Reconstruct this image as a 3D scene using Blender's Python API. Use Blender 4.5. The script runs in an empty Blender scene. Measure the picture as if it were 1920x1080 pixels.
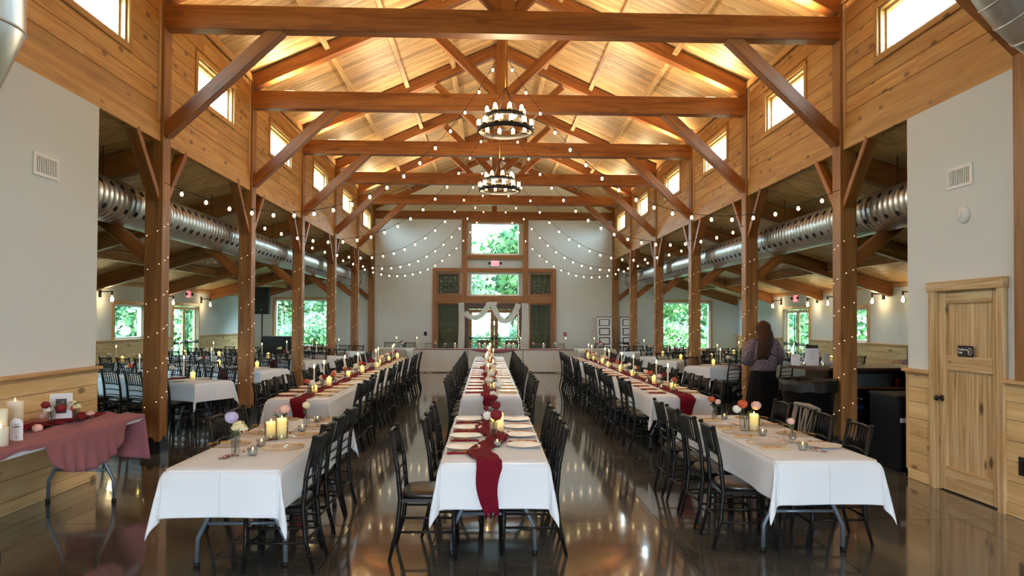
import bpy, math, random
from mathutils import Vector, Matrix, noise
random.seed(7)
sc = bpy.context.scene
COL = sc.collection
PI = math.pi
# ------------------------------------------------------------------ camera
F_PX = 1360.0
yaw, pitch, roll, pp_y = 0.033995576, 0.017717075, 0.004712458, 576.657
CAM = Vector((-0.24411656, 0.0, 1.7))
cd = bpy.data.cameras.new('camera'); cam = bpy.data.objects.new('camera', cd); COL.objects.link(cam)
cd.sensor_width = 36.0; cd.lens = F_PX / 1920 * 36.0; cd.shift_y = (pp_y - 540.0) / 1920.0
cd.clip_start = 0.05; cd.clip_end = 400
_r = Vector((math.cos(yaw), -math.sin(yaw), 0)); _f = Vector((math.sin(yaw)*math.cos(pitch), math.cos(yaw)*math.cos(pitch), math.sin(pitch)))
_u = _r.cross(_f)
_r2 = _r*math.cos(roll) + _u*math.sin(roll); _u2 = _u*math.cos(roll) - _r*math.sin(roll)
M = Matrix((( _r2.x, _u2.x, -_f.x, CAM.x), (_r2.y, _u2.y, -_f.y, CAM.y), (_r2.z, _u2.z, -_f.z, CAM.z), (0, 0, 0, 1)))
cam.matrix_world = M
sc.camera = cam
# ------------------------------------------------------------------ world, view, sampling
sc.view_settings.view_transform = 'Standard'; sc.view_settings.look = 'None'
sc.view_settings.gamma = 1.0; sc.view_settings.use_curve_mapping = False
sc.view_settings.exposure = 0.68
sc.cycles.use_denoising = True
sc.cycles.max_bounces = 7; sc.cycles.diffuse_bounces = 4; sc.cycles.glossy_bounces = 3
sc.cycles.transmission_bounces = 4; sc.cycles.transparent_max_bounces = 10
sc.cycles.sample_clamp_indirect = 4.0
sc.cycles.caustics_reflective = False; sc.cycles.caustics_refractive = False
w = bpy.data.worlds.new('World'); sc.world = w; w.use_nodes = True
bg = w.node_tree.nodes['Background']; bg.inputs[0].default_value = (0.78, 0.90, 1.0, 1); bg.inputs[1].default_value = 20

# measured frame of the hall: camera at the origin of Y, nave half width XN, bays of S metres
XN = 4.36; D1 = 9.304; S = 3.472
TY = [5.96] + [D1 + S*i for i in range(6)]      # front faces of trusses and posts; the last stands on the back wall
YB = 26.67
ZT, ZB = 5.708, 5.401
XO = 9.04
P_W = 0.22
SL = 0.447
def zroof(x): return 6.02 + SL*(4.38 - abs(x))
def zaisle(x): return 3.95 - 0.30*(abs(x) - 4.5)

def area_light(name, loc, rot, sx, sy, energy, color, portal=True):
    l = bpy.data.lights.new(name, 'AREA'); l.shape = 'RECTANGLE'; l.size = sx; l.size_y = sy
    l.cycles.is_portal = portal
    l.energy = energy; l.color = color
    o = bpy.data.objects.new(name, l); o.location = loc; o.rotation_euler = rot; COL.objects.link(o)
    return o
def point_light(name, loc, energy, color, r=0.04):
    l = bpy.data.lights.new(name, 'POINT'); l.energy = energy; l.color = color; l.shadow_soft_size = r
    o = bpy.data.objects.new(name, l); o.location = loc; COL.objects.link(o); return o
DAY = (0.80, 0.90, 1.0)
# daylight standing in the openings: entrance glazing behind the camera, clerestory lights, aisle and gable windows
area_light('daylight_entrance', (0, -4.1, 1.25), (PI/2, 0, 0), 3.0, 2.2, 10, DAY)
for i in range(9):
    y = ((TY[i] + 1.91) if i else 7.73) if i < 6 else (4.27, .8, -2.67)[i-6]
    for sx in (-1, 1):
        area_light('daylight_clerestory', (sx*4.62, y, 5.18), (0, sx*PI/2, 0), 0.56, 1.45, 24, DAY)
for sx in (-1, 1):
    area_light('daylight_aisle', (sx*7.1 if sx < 0 else sx*7.13, YB+0.16, 1.5), (-PI/2, 0, 0), 1.8, 1.5, 45, DAY)
    area_light('daylight_aisle_side', (sx*(XO+0.2), 18.1, 1.62), (0, sx*PI/2, 0), 0.8, 1.4, 28, DAY)
    area_light('daylight_aisle_door', (sx*(XO+0.2), 21.4, 1.1), (0, sx*PI/2, 0), 1.9, 1.5, 36, DAY)
    area_light('daylight_aisle_near', (sx*(XO-0.1), 11.5, 1.7), (0, sx*PI/2, 0), 1.0, 3.0, 36, DAY)
area_light('daylight_gable', (0.0, YB+0.16, 3.4), (-PI/2, 0, 0), 1.8, 1.9, 32, DAY)
area_light('daylight_doors', (0.0, YB+0.16, 1.1), (-PI/2, 0, 0), 1.7, 1.9, 40, DAY)

# ------------------------------------------------------------------ materials
MATS = {}
def newmat(name):
    m = bpy.data.materials.new(name); m.use_nodes = True; MATS[name] = m
    return m, m.node_tree, m.node_tree.nodes, m.node_tree.links, m.node_tree.nodes['Principled BSDF']
def srgb(r, g, b):
    def c(v):
        v /= 255.0
        return v/12.92 if v <= 0.04045 else ((v+0.055)/1.055)**2.4
    return (c(r), c(g), c(b), 1)
def plain(name, col, rough=0.5, metal=0.0, bump=0, bscale=40, spec=None, coat=0, var=0):
    m, nt, N, L, b = newmat(name)
    b.inputs['Base Color'].default_value = col; b.inputs['Roughness'].default_value = rough; b.inputs['Metallic'].default_value = metal
    if spec is not None: b.inputs['Specular IOR Level'].default_value = spec
    if coat: b.inputs['Coat Weight'].default_value = coat
    if bump or var:
        tc = N.new('ShaderNodeTexCoord'); n = N.new('ShaderNodeTexNoise'); n.inputs['Scale'].default_value = bscale; n.inputs['Detail'].default_value = 3
        L.new(tc.outputs['Object'], n.inputs['Vector'])
        if bump:
            bp = N.new('ShaderNodeBump'); bp.inputs['Strength'].default_value = bump; bp.inputs['Distance'].default_value = 0.01
            L.new(n.outputs['Fac'], bp.inputs['Height']); L.new(bp.outputs[0], b.inputs['Normal'])
        if var:
            mx = N.new('ShaderNodeMix'); mx.data_type = 'RGBA'
            mx.inputs[6].default_value = col; mx.inputs[7].default_value = tuple(c*(1-var) for c in col[:3]) + (1,)
            L.new(n.outputs['Fac'], mx.inputs[0]); L.new(mx.outputs[2], b.inputs['Base Color'])
    return m
def wood(name, c1, c2, knots=0.5, rough=0.5, vary=0.18, ksc=1.0, grain=1.0):
    m, nt, N, L, b = newmat(name)
    tc = N.new('ShaderNodeTexCoord'); oi = N.new('ShaderNodeObjectInfo')
    mul = N.new('ShaderNodeVectorMath'); mul.operation = 'SCALE'; mul.inputs[0].default_value = (37, 91, 53)
    L.new(oi.outputs['Random'], mul.inputs['Scale'])
    add = N.new('ShaderNodeVectorMath'); L.new(tc.outputs['Object'], add.inputs[0]); L.new(mul.outputs[0], add.inputs[1])
    m1 = N.new('ShaderNodeMapping'); m1.inputs['Scale'].default_value = (0.55, 7*grain, 7*grain); L.new(add.outputs[0], m1.inputs[0])
    n1 = N.new('ShaderNodeTexNoise'); n1.inputs['Scale'].default_value = 1.6; n1.inputs['Detail'].default_value = 4; n1.inputs['Distortion'].default_value = 0.9; L.new(m1.outputs[0], n1.inputs[0])
    m2 = N.new('ShaderNodeMapping'); m2.inputs['Scale'].default_value = (1.5, 60*grain, 60*grain); L.new(add.outputs[0], m2.inputs[0])
    n2 = N.new('ShaderNodeTexNoise'); n2.inputs['Scale'].default_value = 1.2; n2.inputs['Detail'].default_value = 2; L.new(m2.outputs[0], n2.inputs[0])
    r = N.new('ShaderNodeValToRGB'); r.color_ramp.elements[0].position = 0.33; r.color_ramp.elements[1].position = 0.68
    r.color_ramp.elements[0].color = c2; r.color_ramp.elements[1].color = c1
    mxn = N.new('ShaderNodeMath'); mxn.operation = 'MULTIPLY_ADD'; mxn.inputs[1].default_value = 0.35; L.new(n2.outputs['Fac'], mxn.inputs[0])
    sub = N.new('ShaderNodeMath'); sub.operation = 'MULTIPLY_ADD'; sub.inputs[1].default_value = 1.0; sub.inputs[2].default_value = -0.17; L.new(n1.outputs['Fac'], sub.inputs[0])
    L.new(sub.outputs[0], mxn.inputs[2]); L.new(mxn.outputs[0], r.inputs[0])
    out = r.outputs[0]
    if knots > 0:
        m3 = N.new('ShaderNodeMapping'); m3.inputs['Scale'].default_value = (2.6*ksc, 5.5*ksc, 5.5*ksc); L.new(add.outputs[0], m3.inputs[0])
        v = N.new('ShaderNodeTexVoronoi'); v.inputs['Scale'].default_value = 1.0; v.inputs['Randomness'].default_value = 1.0; L.new(m3.outputs[0], v.inputs[0])
        kr = N.new('ShaderNodeValToRGB'); kr.color_ramp.elements[0].position = 0.11; kr.color_ramp.elements[1].position = 0.20
        kr.color_ramp.elements[0].color = (1, 1, 1, 1); kr.color_ramp.elements[1].color = (0, 0, 0, 1)
        L.new(v.outputs['Distance'], kr.inputs[0])
        km = N.new('ShaderNodeMath'); km.operation = 'MULTIPLY'; km.inputs[1].default_value = knots; L.new(kr.outputs[0], km.inputs[0])
        mx = N.new('ShaderNodeMix'); mx.data_type = 'RGBA'; L.new(km.outputs[0], mx.inputs[0]); L.new(out, mx.inputs[6])
        mx.inputs[7].default_value = tuple(c*0.22 for c in c2[:3]) + (1,); out = mx.outputs[2]
    hs = N.new('ShaderNodeHueSaturation'); mr = N.new('ShaderNodeMapRange'); mr.inputs[3].default_value = 1-vary; mr.inputs[4].default_value = 1+vary*0.7
    L.new(oi.outputs['Random'], mr.inputs[0]); L.new(mr.outputs[0], hs.inputs['Value']); L.new(out, hs.inputs['Color']); L.new(hs.outputs[0], b.inputs['Base Color'])
    b.inputs['Roughness'].default_value = rough
    bp = N.new('ShaderNodeBump'); bp.inputs['Strength'].default_value = 0.15; bp.inputs['Distance'].default_value = 0.004
    L.new(n2.outputs['Fac'], bp.inputs['Height']); L.new(bp.outputs[0], b.inputs['Normal'])
    return m
def emis(name, col, strength, sample=False):
    m, nt, N, L, b = newmat(name)
    b.inputs['Base Color'].default_value = (0.8, 0.8, 0.8, 1)
    b.inputs['Emission Color'].default_value = col; b.inputs['Emission Strength'].default_value = strength
    m.cycles.emission_sampling = 'AUTO' if sample else 'NONE'
    return m
def glass(name, tint=(0.95, 1, 1, 1), ior=1.45, gl=1.0):
    m, nt, N, L, b = newmat(name); N.remove(b)
    t = N.new('ShaderNodeBsdfTransparent'); t.inputs[0].default_value = tint
    g = N.new('ShaderNodeBsdfGlossy'); g.inputs['Roughness'].default_value = 0.02
    fr = N.new('ShaderNodeFresnel'); ge = N.new('ShaderNodeNewGeometry')
    io = N.new('ShaderNodeMapRange'); io.inputs[3].default_value = ior; io.inputs[4].default_value = 1/ior; L.new(ge.outputs['Backfacing'], io.inputs[0]); L.new(io.outputs[0], fr.inputs[0])
    mu = N.new('ShaderNodeMath'); mu.operation = 'MULTIPLY'; mu.inputs[1].default_value = gl; mu.use_clamp = True; L.new(fr.outputs[0], mu.inputs[0])
    mx = N.new('ShaderNodeMixShader'); L.new(mu.outputs[0], mx.inputs[0]); L.new(t.outputs[0], mx.inputs[1]); L.new(g.outputs[0], mx.inputs[2])
    L.new(mx.outputs[0], N['Material Output'].inputs[0]); return m

W_TIE = wood('timber_beam', srgb(168, 106, 52), srgb(126, 72, 32), 0.35, 0.42, 0.14, 0.6)
W_POST = wood('timber_post_wood', srgb(166, 116, 64), srgb(128, 84, 44), 0.4, 0.45, 0.10, 0.6)
W_CLER = wood('clerestory_board', srgb(212, 166, 100), srgb(184, 132, 74), 0.8, 0.5, 0.2, 1.0)
W_CEIL = wood('ceiling_board', srgb(226, 190, 136), srgb(184, 142, 90), 0.35, 0.5, 0.24, 0.8)
W_PURL = wood('aisle_purlin', srgb(196, 150, 100), srgb(160, 112, 66), 0.3, 0.45, 0.12)
W_WAIN = wood('wainscot_board', srgb(236, 204, 150), srgb(212, 172, 116), 0.8, 0.45, 0.12, 0.9)
W_DOOR = wood('knotty_pine', srgb(226, 200, 156), srgb(182, 142, 92), 0.95, 0.42, 0.06, 1.0, 1.6)
W_TRIM = wood('pine_trim', srgb(220, 182, 132), srgb(194, 148, 98), 0.3, 0.45, 0.08, 0.6)
W_OAK = wood('amber_frame_wood', srgb(172, 118, 66), srgb(138, 88, 46), 0.15, 0.45, 0.10, 0.6)
W_DARK = wood('dark_walnut', srgb(84, 50, 32), srgb(52, 30, 20), 0.2, 0.4, 0.1)
W_OLIVE = wood('weathered_board', srgb(126, 116, 84), srgb(92, 84, 60), 0.5, 0.6, 0.2)
def wallmat(name, col):
    return plain(name, col, 0.85, 0, 0.06, 90, 0.25)
WALL = wallmat('painted_wall', srgb(224, 230, 233))
WALLB = wallmat('painted_wall_gable', srgb(226, 230, 230))
BLACK = plain('black_resin', (0.009, 0.008, 0.008, 1), 0.38, 0, 0, 40, 0.22)
BLACKM = plain('black_metal', (0.012, 0.012, 0.013, 1), 0.4, 0.4)
BLKMATT = plain('black_matt', (0.008, 0.008, 0.009, 1), 0.6)
LEATHER = plain('black_vinyl_cushion', (0.020, 0.015, 0.012, 1), 0.32, 0, 0.25, 60, 0.7)
GREYCH = plain('grey_resin', srgb(120, 114, 106), 0.4)
GREYM = plain('grey_powder_coat', srgb(98, 108, 120), 0.35, 0.3)
BLUEBK = plain('blue_black_plastic', srgb(10, 14, 20), 0.5, 0, 0, 40, 0.3)
GREYBIN = plain('grey_plastic_tub', srgb(84, 92, 94), 0.5)
WHITE = plain('white_plastic', srgb(236, 236, 238), 0.4)
PAPER = plain('white_paper', srgb(232, 232, 240), 0.6)
PHOTO = plain('photo_black', srgb(34, 30, 32), 0.35)
SKIN = plain('skin', srgb(214, 164, 136), 0.5)
CER = plain('white_ceramic', srgb(240, 238, 234), 0.4, 0, 0, 40, 0.4)
GOLD = plain('gold_metal', srgb(220, 170, 90), 0.25, 1.0)
CREAMCLOTH = plain('beige_napkin_cloth', srgb(226, 204, 164), 0.8, 0, 0.2, 200)
def cloth(name, col, wb=0.25, sheen=0.3, alpha=1.0, bs=18):
    m, nt, N, L, b = newmat(name)
    b.inputs['Base Color'].default_value = col; b.inputs['Roughness'].default_value = 0.85
    b.inputs['Sheen Weight'].default_value = sheen; b.inputs['Specular IOR Level'].default_value = 0.2
    tc = N.new('ShaderNodeTexCoord'); n = N.new('ShaderNodeTexNoise'); n.inputs['Scale'].default_value = bs; n.inputs['Detail'].default_value = 4
    L.new(tc.outputs['Object'], n.inputs[0]); bp = N.new('ShaderNodeBump'); bp.inputs['Strength'].default_value = wb; bp.inputs['Distance'].default_value = 0.01
    L.new(n.outputs['Fac'], bp.inputs['Height']); L.new(bp.outputs[0], b.inputs['Normal'])
    b.inputs['Alpha'].default_value = alpha
    return m
LINEN = cloth('white_tablecloth', srgb(228, 233, 242), 0.12, 0.1, 1, 5)
LINENH = cloth('head_table_cloth', srgb(226, 226, 222), 0.15, 0.1, 1, 5)
BURG = cloth('burgundy_gauze', srgb(106, 8, 32), 0.35, 0.0, 1, 70)
NAPK = cloth('burgundy_napkin', srgb(130, 14, 38), 0.2, 0.0, 1, 60)
MAUVE = cloth('mauve_chiffon', srgb(156, 98, 108), 0.35, 0.1, 1.0, 30)
MAUVES = cloth('mauve_sheer', srgb(160, 102, 112), 0.35, 0.1, 0.84, 30)
SHEER = cloth('white_sheer', srgb(250, 250, 246), 0.2, 0.1, 0.8, 12)
SKIRT = cloth('black_skirt_cloth', (0.004, 0.004, 0.005, 1), 0.1, 0.0)
# knit sweater
m_, nt, N, L, b = newmat('purple_knit')
tc = N.new('ShaderNodeTexCoord'); n = N.new('ShaderNodeTexNoise'); n.inputs['Scale'].default_value = 55; n.inputs['Detail'].default_value = 3; L.new(tc.outputs['Object'], n.inputs[0])
r = N.new('ShaderNodeValToRGB'); r.color_ramp.elements[0].position = .38; r.color_ramp.elements[1].position = .62
r.color_ramp.elements[0].color = srgb(72, 58, 66); r.color_ramp.elements[1].color = srgb(150, 130, 138); L.new(n.outputs['Fac'], r.inputs[0]); L.new(r.outputs[0], b.inputs['Base Color'])
b.inputs['Roughness'].default_value = 0.9; bp = N.new('ShaderNodeBump'); bp.inputs['Strength'].default_value = 0.6; bp.inputs['Distance'].default_value = 0.01; L.new(n.outputs['Fac'], bp.inputs['Height']); L.new(bp.outputs[0], b.inputs['Normal'])
KNIT = m_
m_, nt, N, L, b = newmat('brown_hair')
tc = N.new('ShaderNodeTexCoord'); mp = N.new('ShaderNodeMapping'); mp.inputs['Scale'].default_value = (60, 60, 3); L.new(tc.outputs['Object'], mp.inputs[0])
n = N.new('ShaderNodeTexNoise'); n.inputs['Scale'].default_value = 1.5; L.new(mp.outputs[0], n.inputs[0])
r = N.new('ShaderNodeValToRGB'); r.color_ramp.elements[0].color = srgb(34, 22, 15); r.color_ramp.elements[1].color = srgb(84, 56, 38); L.new(n.outputs['Fac'], r.inputs[0]); L.new(r.outputs[0], b.inputs['Base Color']); b.inputs['Roughness'].default_value = 0.7; b.inputs['Specular IOR Level'].default_value = 0.15
HAIR = m_
# polished concrete
m_, nt, N, L, b = newmat('polished_concrete')
geo = N.new('ShaderNodeNewGeometry'); n = N.new('ShaderNodeTexNoise'); n.inputs['Scale'].default_value = 0.9; n.inputs['Detail'].default_value = 7; n.inputs['Roughness'].default_value = 0.62; L.new(geo.outputs['Position'], n.inputs[0])
r = N.new('ShaderNodeValToRGB'); r.color_ramp.elements[0].position = .36; r.color_ramp.elements[1].position = .68
r.color_ramp.elements[0].color = srgb(66, 64, 63); r.color_ramp.elements[1].color = srgb(112, 109, 105); L.new(n.outputs['Fac'], r.inputs[0])
n3 = N.new('ShaderNodeTexNoise'); n3.inputs['Scale'].default_value = 11; n3.inputs['Detail'].default_value = 5; L.new(geo.outputs['Position'], n3.inputs[0])
r3 = N.new('ShaderNodeValToRGB'); r3.color_ramp.elements[0].position = .70; r3.color_ramp.elements[1].position = .76; r3.color_ramp.elements[0].color = (0, 0, 0, 1); r3.color_ramp.elements[1].color = (0.5, 0.5, 0.5, 1); L.new(n3.outputs['Fac'], r3.inputs[0])
mx = N.new('ShaderNodeMix'); mx.data_type = 'RGBA'; L.new(r3.outputs[0], mx.inputs[0]); L.new(r.outputs[0], mx.inputs[6]); mx.inputs[7].default_value = srgb(122, 108, 92); L.new(mx.outputs[2], b.inputs['Base Color'])
rr = N.new('ShaderNodeMapRange'); rr.inputs[3].default_value = 0.05; rr.inputs[4].default_value = 0.15; L.new(n.outputs['Fac'], rr.inputs[0]); L.new(rr.outputs[0], b.inputs['Roughness'])
b.inputs['Specular IOR Level'].default_value = 0.9; b.inputs['Coat Weight'].default_value = 0.6; b.inputs['Coat Roughness'].default_value = 0.05
bp = N.new('ShaderNodeBump'); bp.inputs['Strength'].default_value = 0.05; bp.inputs['Distance'].default_value = 0.01; n4 = N.new('ShaderNodeTexNoise'); n4.inputs['Scale'].default_value = 3.5; L.new(geo.outputs['Position'], n4.inputs[0]); L.new(n4.outputs['Fac'], bp.inputs['Height']); L.new(bp.outputs[0], b.inputs['Normal']); L.new(bp.outputs[0], b.inputs['Coat Normal'])
CONC = m_
JOINT = plain('joint_base', srgb(30, 26, 24), 0.8)  # dark base colour that shows in the saw-cut joints
DUCTM = plain('galvanised_steel', srgb(210, 213, 216), 0.33, 1.0, 0.03, 12)
DUCTHOLE = plain('duct_inside', (0.01, 0.01, 0.012, 1), 0.8)
GLASSM = glass('window_glass', (0.86, 0.97, 0.97, 1), 1.45, 1.0)
VASEG = glass('vase_glass', (0.86, 0.88, 0.9, 1), 1.5, 1.6)
CHARG = glass('clear_plate', (0.975, 0.955, 0.945, 1), 1.35, 0.35)
BULB = emis('string_bulb', (1.0, 0.76, 0.40, 1), 7)
FAIRY = emis('fairy_led', (1.0, 0.86, 0.58, 1), 6)
CANDLE = emis('chandelier_bulb', (1.0, 0.78, 0.40, 1), 16)
FLAME = emis('candle_flame', (1.0, 0.72, 0.18, 1), 9)
SCON = emis('sconce_bulb', (1.0, 0.82, 0.5, 1), 12)
UPL = emis('uplight_lens', (1.0, 0.84, 0.55, 1), 10)
EXITM = emis('exit_red', (1.0, 0.10, 0.14, 1), 1.6)
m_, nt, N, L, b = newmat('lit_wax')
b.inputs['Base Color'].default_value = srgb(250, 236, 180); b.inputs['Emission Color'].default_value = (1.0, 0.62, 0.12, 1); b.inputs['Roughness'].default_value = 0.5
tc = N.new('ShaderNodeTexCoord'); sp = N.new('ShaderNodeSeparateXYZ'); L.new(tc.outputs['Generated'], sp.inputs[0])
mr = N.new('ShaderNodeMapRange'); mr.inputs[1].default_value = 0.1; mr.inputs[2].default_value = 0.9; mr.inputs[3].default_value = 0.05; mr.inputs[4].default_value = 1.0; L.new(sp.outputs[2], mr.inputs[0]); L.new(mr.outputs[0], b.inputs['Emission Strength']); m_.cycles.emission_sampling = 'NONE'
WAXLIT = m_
WAX = plain('ivory_wax', srgb(246, 236, 214), 0.45)
R_RED = plain('red_petal', srgb(126, 12, 30), 0.7); R_WHT = plain('white_petal', srgb(244, 240, 230), 0.7); R_PNK = plain('blush_petal', srgb(236, 188, 176), 0.7)
R_ORG = plain('rust_petal', srgb(196, 88, 52), 0.7); R_LAV = plain('lavender_petal', srgb(196, 184, 226), 0.7); R_CRM = plain('cream_petal', srgb(238, 224, 178), 0.7)
LEAF = plain('sage_leaf', srgb(72, 92, 62), 0.6); STEM = plain('green_stem', srgb(66, 84, 52), 0.6)
m_, nt, N, L, b = newmat('tree_leaf')
geo = N.new('ShaderNodeNewGeometry'); n = N.new('ShaderNodeTexNoise'); n.inputs['Scale'].default_value = 1.1; n.inputs['Detail'].default_value = 3; L.new(geo.outputs['Position'], n.inputs[0])
r = N.new('ShaderNodeValToRGB'); r.color_ramp.elements[0].position = .35; r.color_ramp.elements[1].position = .65; r.color_ramp.elements[0].color = srgb(66, 110, 84); r.color_ramp.elements[1].color = srgb(122, 156, 98); L.new(n.outputs['Fac'], r.inputs[0]); L.new(r.outputs[0], b.inputs['Base Color'])
b.inputs['Roughness'].default_value = 0.7; TLEAF = m_
TRUNK = plain('tree_bark', srgb(96, 86, 78), 0.9, 0, 0.4, 9)
GRASS = plain('lawn_grass', srgb(70, 112, 62), 0.9, 0, 0.3, 30, None, 0, 0.3)
PATIO = plain('patio_concrete', srgb(150, 150, 148), 0.8)
CARP = plain('car_paint', srgb(214, 218, 222), 0.3)

# ------------------------------------------------------------------ mesh helpers
class MB:
    def __init__(s): s.v = []; s.f = []; s.sm = []
    def add(s, vs, fs, smooth=False):
        o = len(s.v); s.v += [tuple(p) for p in vs]
        for f in fs: s.f.append(tuple(i+o for i in f)); s.sm.append(smooth)
        return s
    def box(s, x0, x1, y0, y1, z0, z1):
        vs = [(x, y, z) for z in (z0, z1) for y in (y0, y1) for x in (x0, x1)]
        return s.add(vs, [(0, 2, 3, 1), (4, 5, 7, 6), (0, 1, 5, 4), (2, 6, 7, 3), (0, 4, 6, 2), (1, 3, 7, 5)])
    def cyl(s, p0, p1, r0, r1=None, n=8, caps=True, smooth=True):
        r1 = r0 if r1 is None else r1
        return s.tube([p0, p1], [r0, r1], n, caps, smooth)
    def tube(s, path, rad, n=8, caps=True, smooth=True, flat=1.0):
        P = [Vector(p) for p in path]; k = len(P)
        if not isinstance(rad, (list, tuple)): rad = [rad]*k
        t0 = (P[1]-P[0]).normalized(); up = Vector((0, 0, 1)) if abs(t0.z) < 0.9 else Vector((1, 0, 0))
        vs = []; a = t0.cross(up).normalized()
        for i in range(k):
            t = (P[min(i+1, k-1)] - P[max(i-1, 0)]).normalized()
            a = (a - t*a.dot(t)).normalized(); c = t.cross(a)
            for j in range(n):
                th = 2*PI*j/n; vs.append(P[i] + (a*math.cos(th) + c*math.sin(th)*flat)*rad[i])
        fs = [(i*n+j, i*n+(j+1) % n, (i+1)*n+(j+1) % n, (i+1)*n+j) for i in range(k-1) for j in range(n)]
        s.add(vs, fs, smooth)
        if caps:
            o = len(s.v)-k*n
            s.f.append(tuple(o+j for j in reversed(range(n)))); s.sm.append(False)
            s.f.append(tuple(o+(k-1)*n+j for j in range(n))); s.sm.append(False)
        return s
    def lathe(s, prof, n=12, c=(0, 0, 0), smooth=True, sx=1, sy=1, caps=True):
        vs = []; k = len(prof)
        for r, z in prof:
            for j in range(n):
                th = 2*PI*j/n; vs.append((c[0]+r*math.cos(th)*sx, c[1]+r*math.sin(th)*sy, c[2]+z))
        fs = [(i*n+j, i*n+(j+1) % n, (i+1)*n+(j+1) % n, (i+1)*n+j) for i in range(k-1) for j in range(n)]
        s.add(vs, fs, smooth); o = len(s.v)-k*n
        if caps and prof[0][0] > 1e-4: s.f.append(tuple(o+j for j in reversed(range(n)))); s.sm.append(False)
        if caps and prof[-1][0] > 1e-4: s.f.append(tuple(o+(k-1)*n+j for j in range(n))); s.sm.append(False)
        return s
    def grid(s, rows, smooth=True, closed=False):
        m = len(rows[0]); k = len(rows); vs = [p for r_ in rows for p in r_]
        fs = [(i*m+j, i*m+(j+1) % m, (i+1)*m+(j+1) % m, (i+1)*m+j) for i in range(k-1) for j in range(m if closed else m-1)]
        return s.add(vs, fs, smooth)
    def poly(s, pts2, y0, y1):
        n = len(pts2)
        vs = [(x, y0, z) for x, z in pts2] + [(x, y1, z) for x, z in pts2]
        fs = [tuple(range(n)), tuple(reversed(range(n, 2*n)))] + [(i, i+n, (i+1) % n+n, (i+1) % n) for i in range(n)]
        return s.add(vs, fs)
    def mesh(s, name, mat):
        me = bpy.data.meshes.new(name); me.from_pydata(s.v, [], s.f); me.update()
        if any(s.sm): me.polygons.foreach_set('use_smooth', s.sm)
        if mat: me.materials.append(mat)
        return me
    def obj(s, name, mat, parent=None, loc=(0, 0, 0), rot=(0, 0, 0)):
        return link(name, s.mesh(name, mat), parent, loc, rot)
def link(name, data, parent=None, loc=(0, 0, 0), rot=(0, 0, 0)):
    o = bpy.data.objects.new(name, data); COL.objects.link(o); o.location = loc; o.rotation_euler = rot
    if parent is not None: o.parent = parent
    return o
def tag(o, label=None, cat=None, group=None, kind=None):
    if label: o['label'] = label
    if cat: o['category'] = cat
    if group: o['group'] = group
    if kind: o['kind'] = kind
    return o
def empty(name, loc=(0, 0, 0), rz=0, **kw):
    o = link(name, None, None, loc, (0, 0, rz)); o.empty_display_size = 0.1
    return tag(o, kw.get('label'), kw.get('cat'), kw.get('group'), kw.get('kind'))
def copy_tree(o, parent=None):
    c = o.copy(); COL.objects.link(c); c.parent = parent
    for ch in o.children: copy_tree(ch, c)
    return c
def put(proto, loc, rz=0, label=None, group=None):
    if not proto.get('_used'): o = proto; proto['_used'] = 1
    else:
        o = copy_tree(proto)
    o.location = loc; o.rotation_euler = (0, 0, rz)
    if label: o['label'] = label
    if group: o['group'] = group
    return o
_bc = {}
def beam_mesh(Lh, wd, ht, mat, ch=0.006):
    k = (round(Lh, 4), round(wd, 4), round(ht, 4), mat.name)
    if k in _bc: return _bc[k]
    a, b_ = wd/2, ht/2; c = min(ch, a*0.4, b_*0.4)
    ring = [(a-c, -b_), (a, -b_+c), (a, b_-c), (a-c, b_), (-a+c, b_), (-a, b_-c), (-a, -b_+c), (-a+c, -b_)]
    vs = [(0, y, z) for y, z in ring] + [(Lh, y, z) for y, z in ring]
    fs = [(i, i+8, (i+1) % 8+8, (i+1) % 8)[::-1] for i in range(8)] + [tuple(range(8))[::-1], tuple(range(8, 16))]
    me = MB().add(vs, fs).mesh('timber', mat); _bc[k] = me; return me
def beam(name, p0, p1, wd, ht, mat, parent=None, up=(0, 0, 1), ch=0.006):
    """timber from p0 to p1; wd across, ht along up; grain along local X"""
    p0 = Vector(p0); p1 = Vector(p1); d = p1-p0; Lh = d.length; x = d.normalized(); u = Vector(up); z = (u - x*u.dot(x)).normalized(); y = z.cross(x)
    o = bpy.data.objects.new(name, beam_mesh(Lh, wd, ht, mat, ch)); COL.objects.link(o)
    m = Matrix(((x.x, y.x, z.x, p0.x), (x.y, y.y, z.y, p0.y), (x.z, y.z, z.z, p0.z), (0, 0, 0, 1)))
    if parent is not None:
        o.parent = parent; m = Matrix.Translation(-Vector(parent.location)) @ m
    o.matrix_basis = m
    return o
ORD = ['first', 'second', 'third', 'fourth', 'fifth', 'sixth', 'seventh', 'eighth', 'ninth', 'tenth', 'eleventh', 'twelfth', 'thirteenth', 'fourteenth', 'fifteenth', 'sixteenth', 'seventeenth', 'eighteenth', 'nineteenth', 'twentieth']
SIDE = {-1: 'left', 1: 'right'}
def holes_mesh(a0, a1, z0, z1, holes, place):
    """place(mb, a0, a1, z0, z1) adds the box for each cell outside the holes"""
    A = sorted({a0, a1} | {h[0] for h in holes} | {h[1] for h in holes}); Z = sorted({z0, z1} | {h[2] for h in holes} | {h[3] for h in holes})
    for i in range(len(A)-1):
        if not holes: place(A[i], A[i+1], z0, z1); continue
        run = None
        for j in range(len(Z)-1):
            ca, cz = (A[i]+A[i+1])/2, (Z[j]+Z[j+1])/2
            inside = any(h[0] < ca < h[1] and h[2] < cz < h[3] for h in holes)
            if inside:
                if run: place(A[i], A[i+1], run[0], run[1]); run = None
            else:
                run = (run[0], Z[j+1]) if run else (Z[j], Z[j+1])
        if run: place(A[i], A[i+1], run[0], run[1])

# ================================================================== THE SHELL
ST = 'structure'
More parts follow.
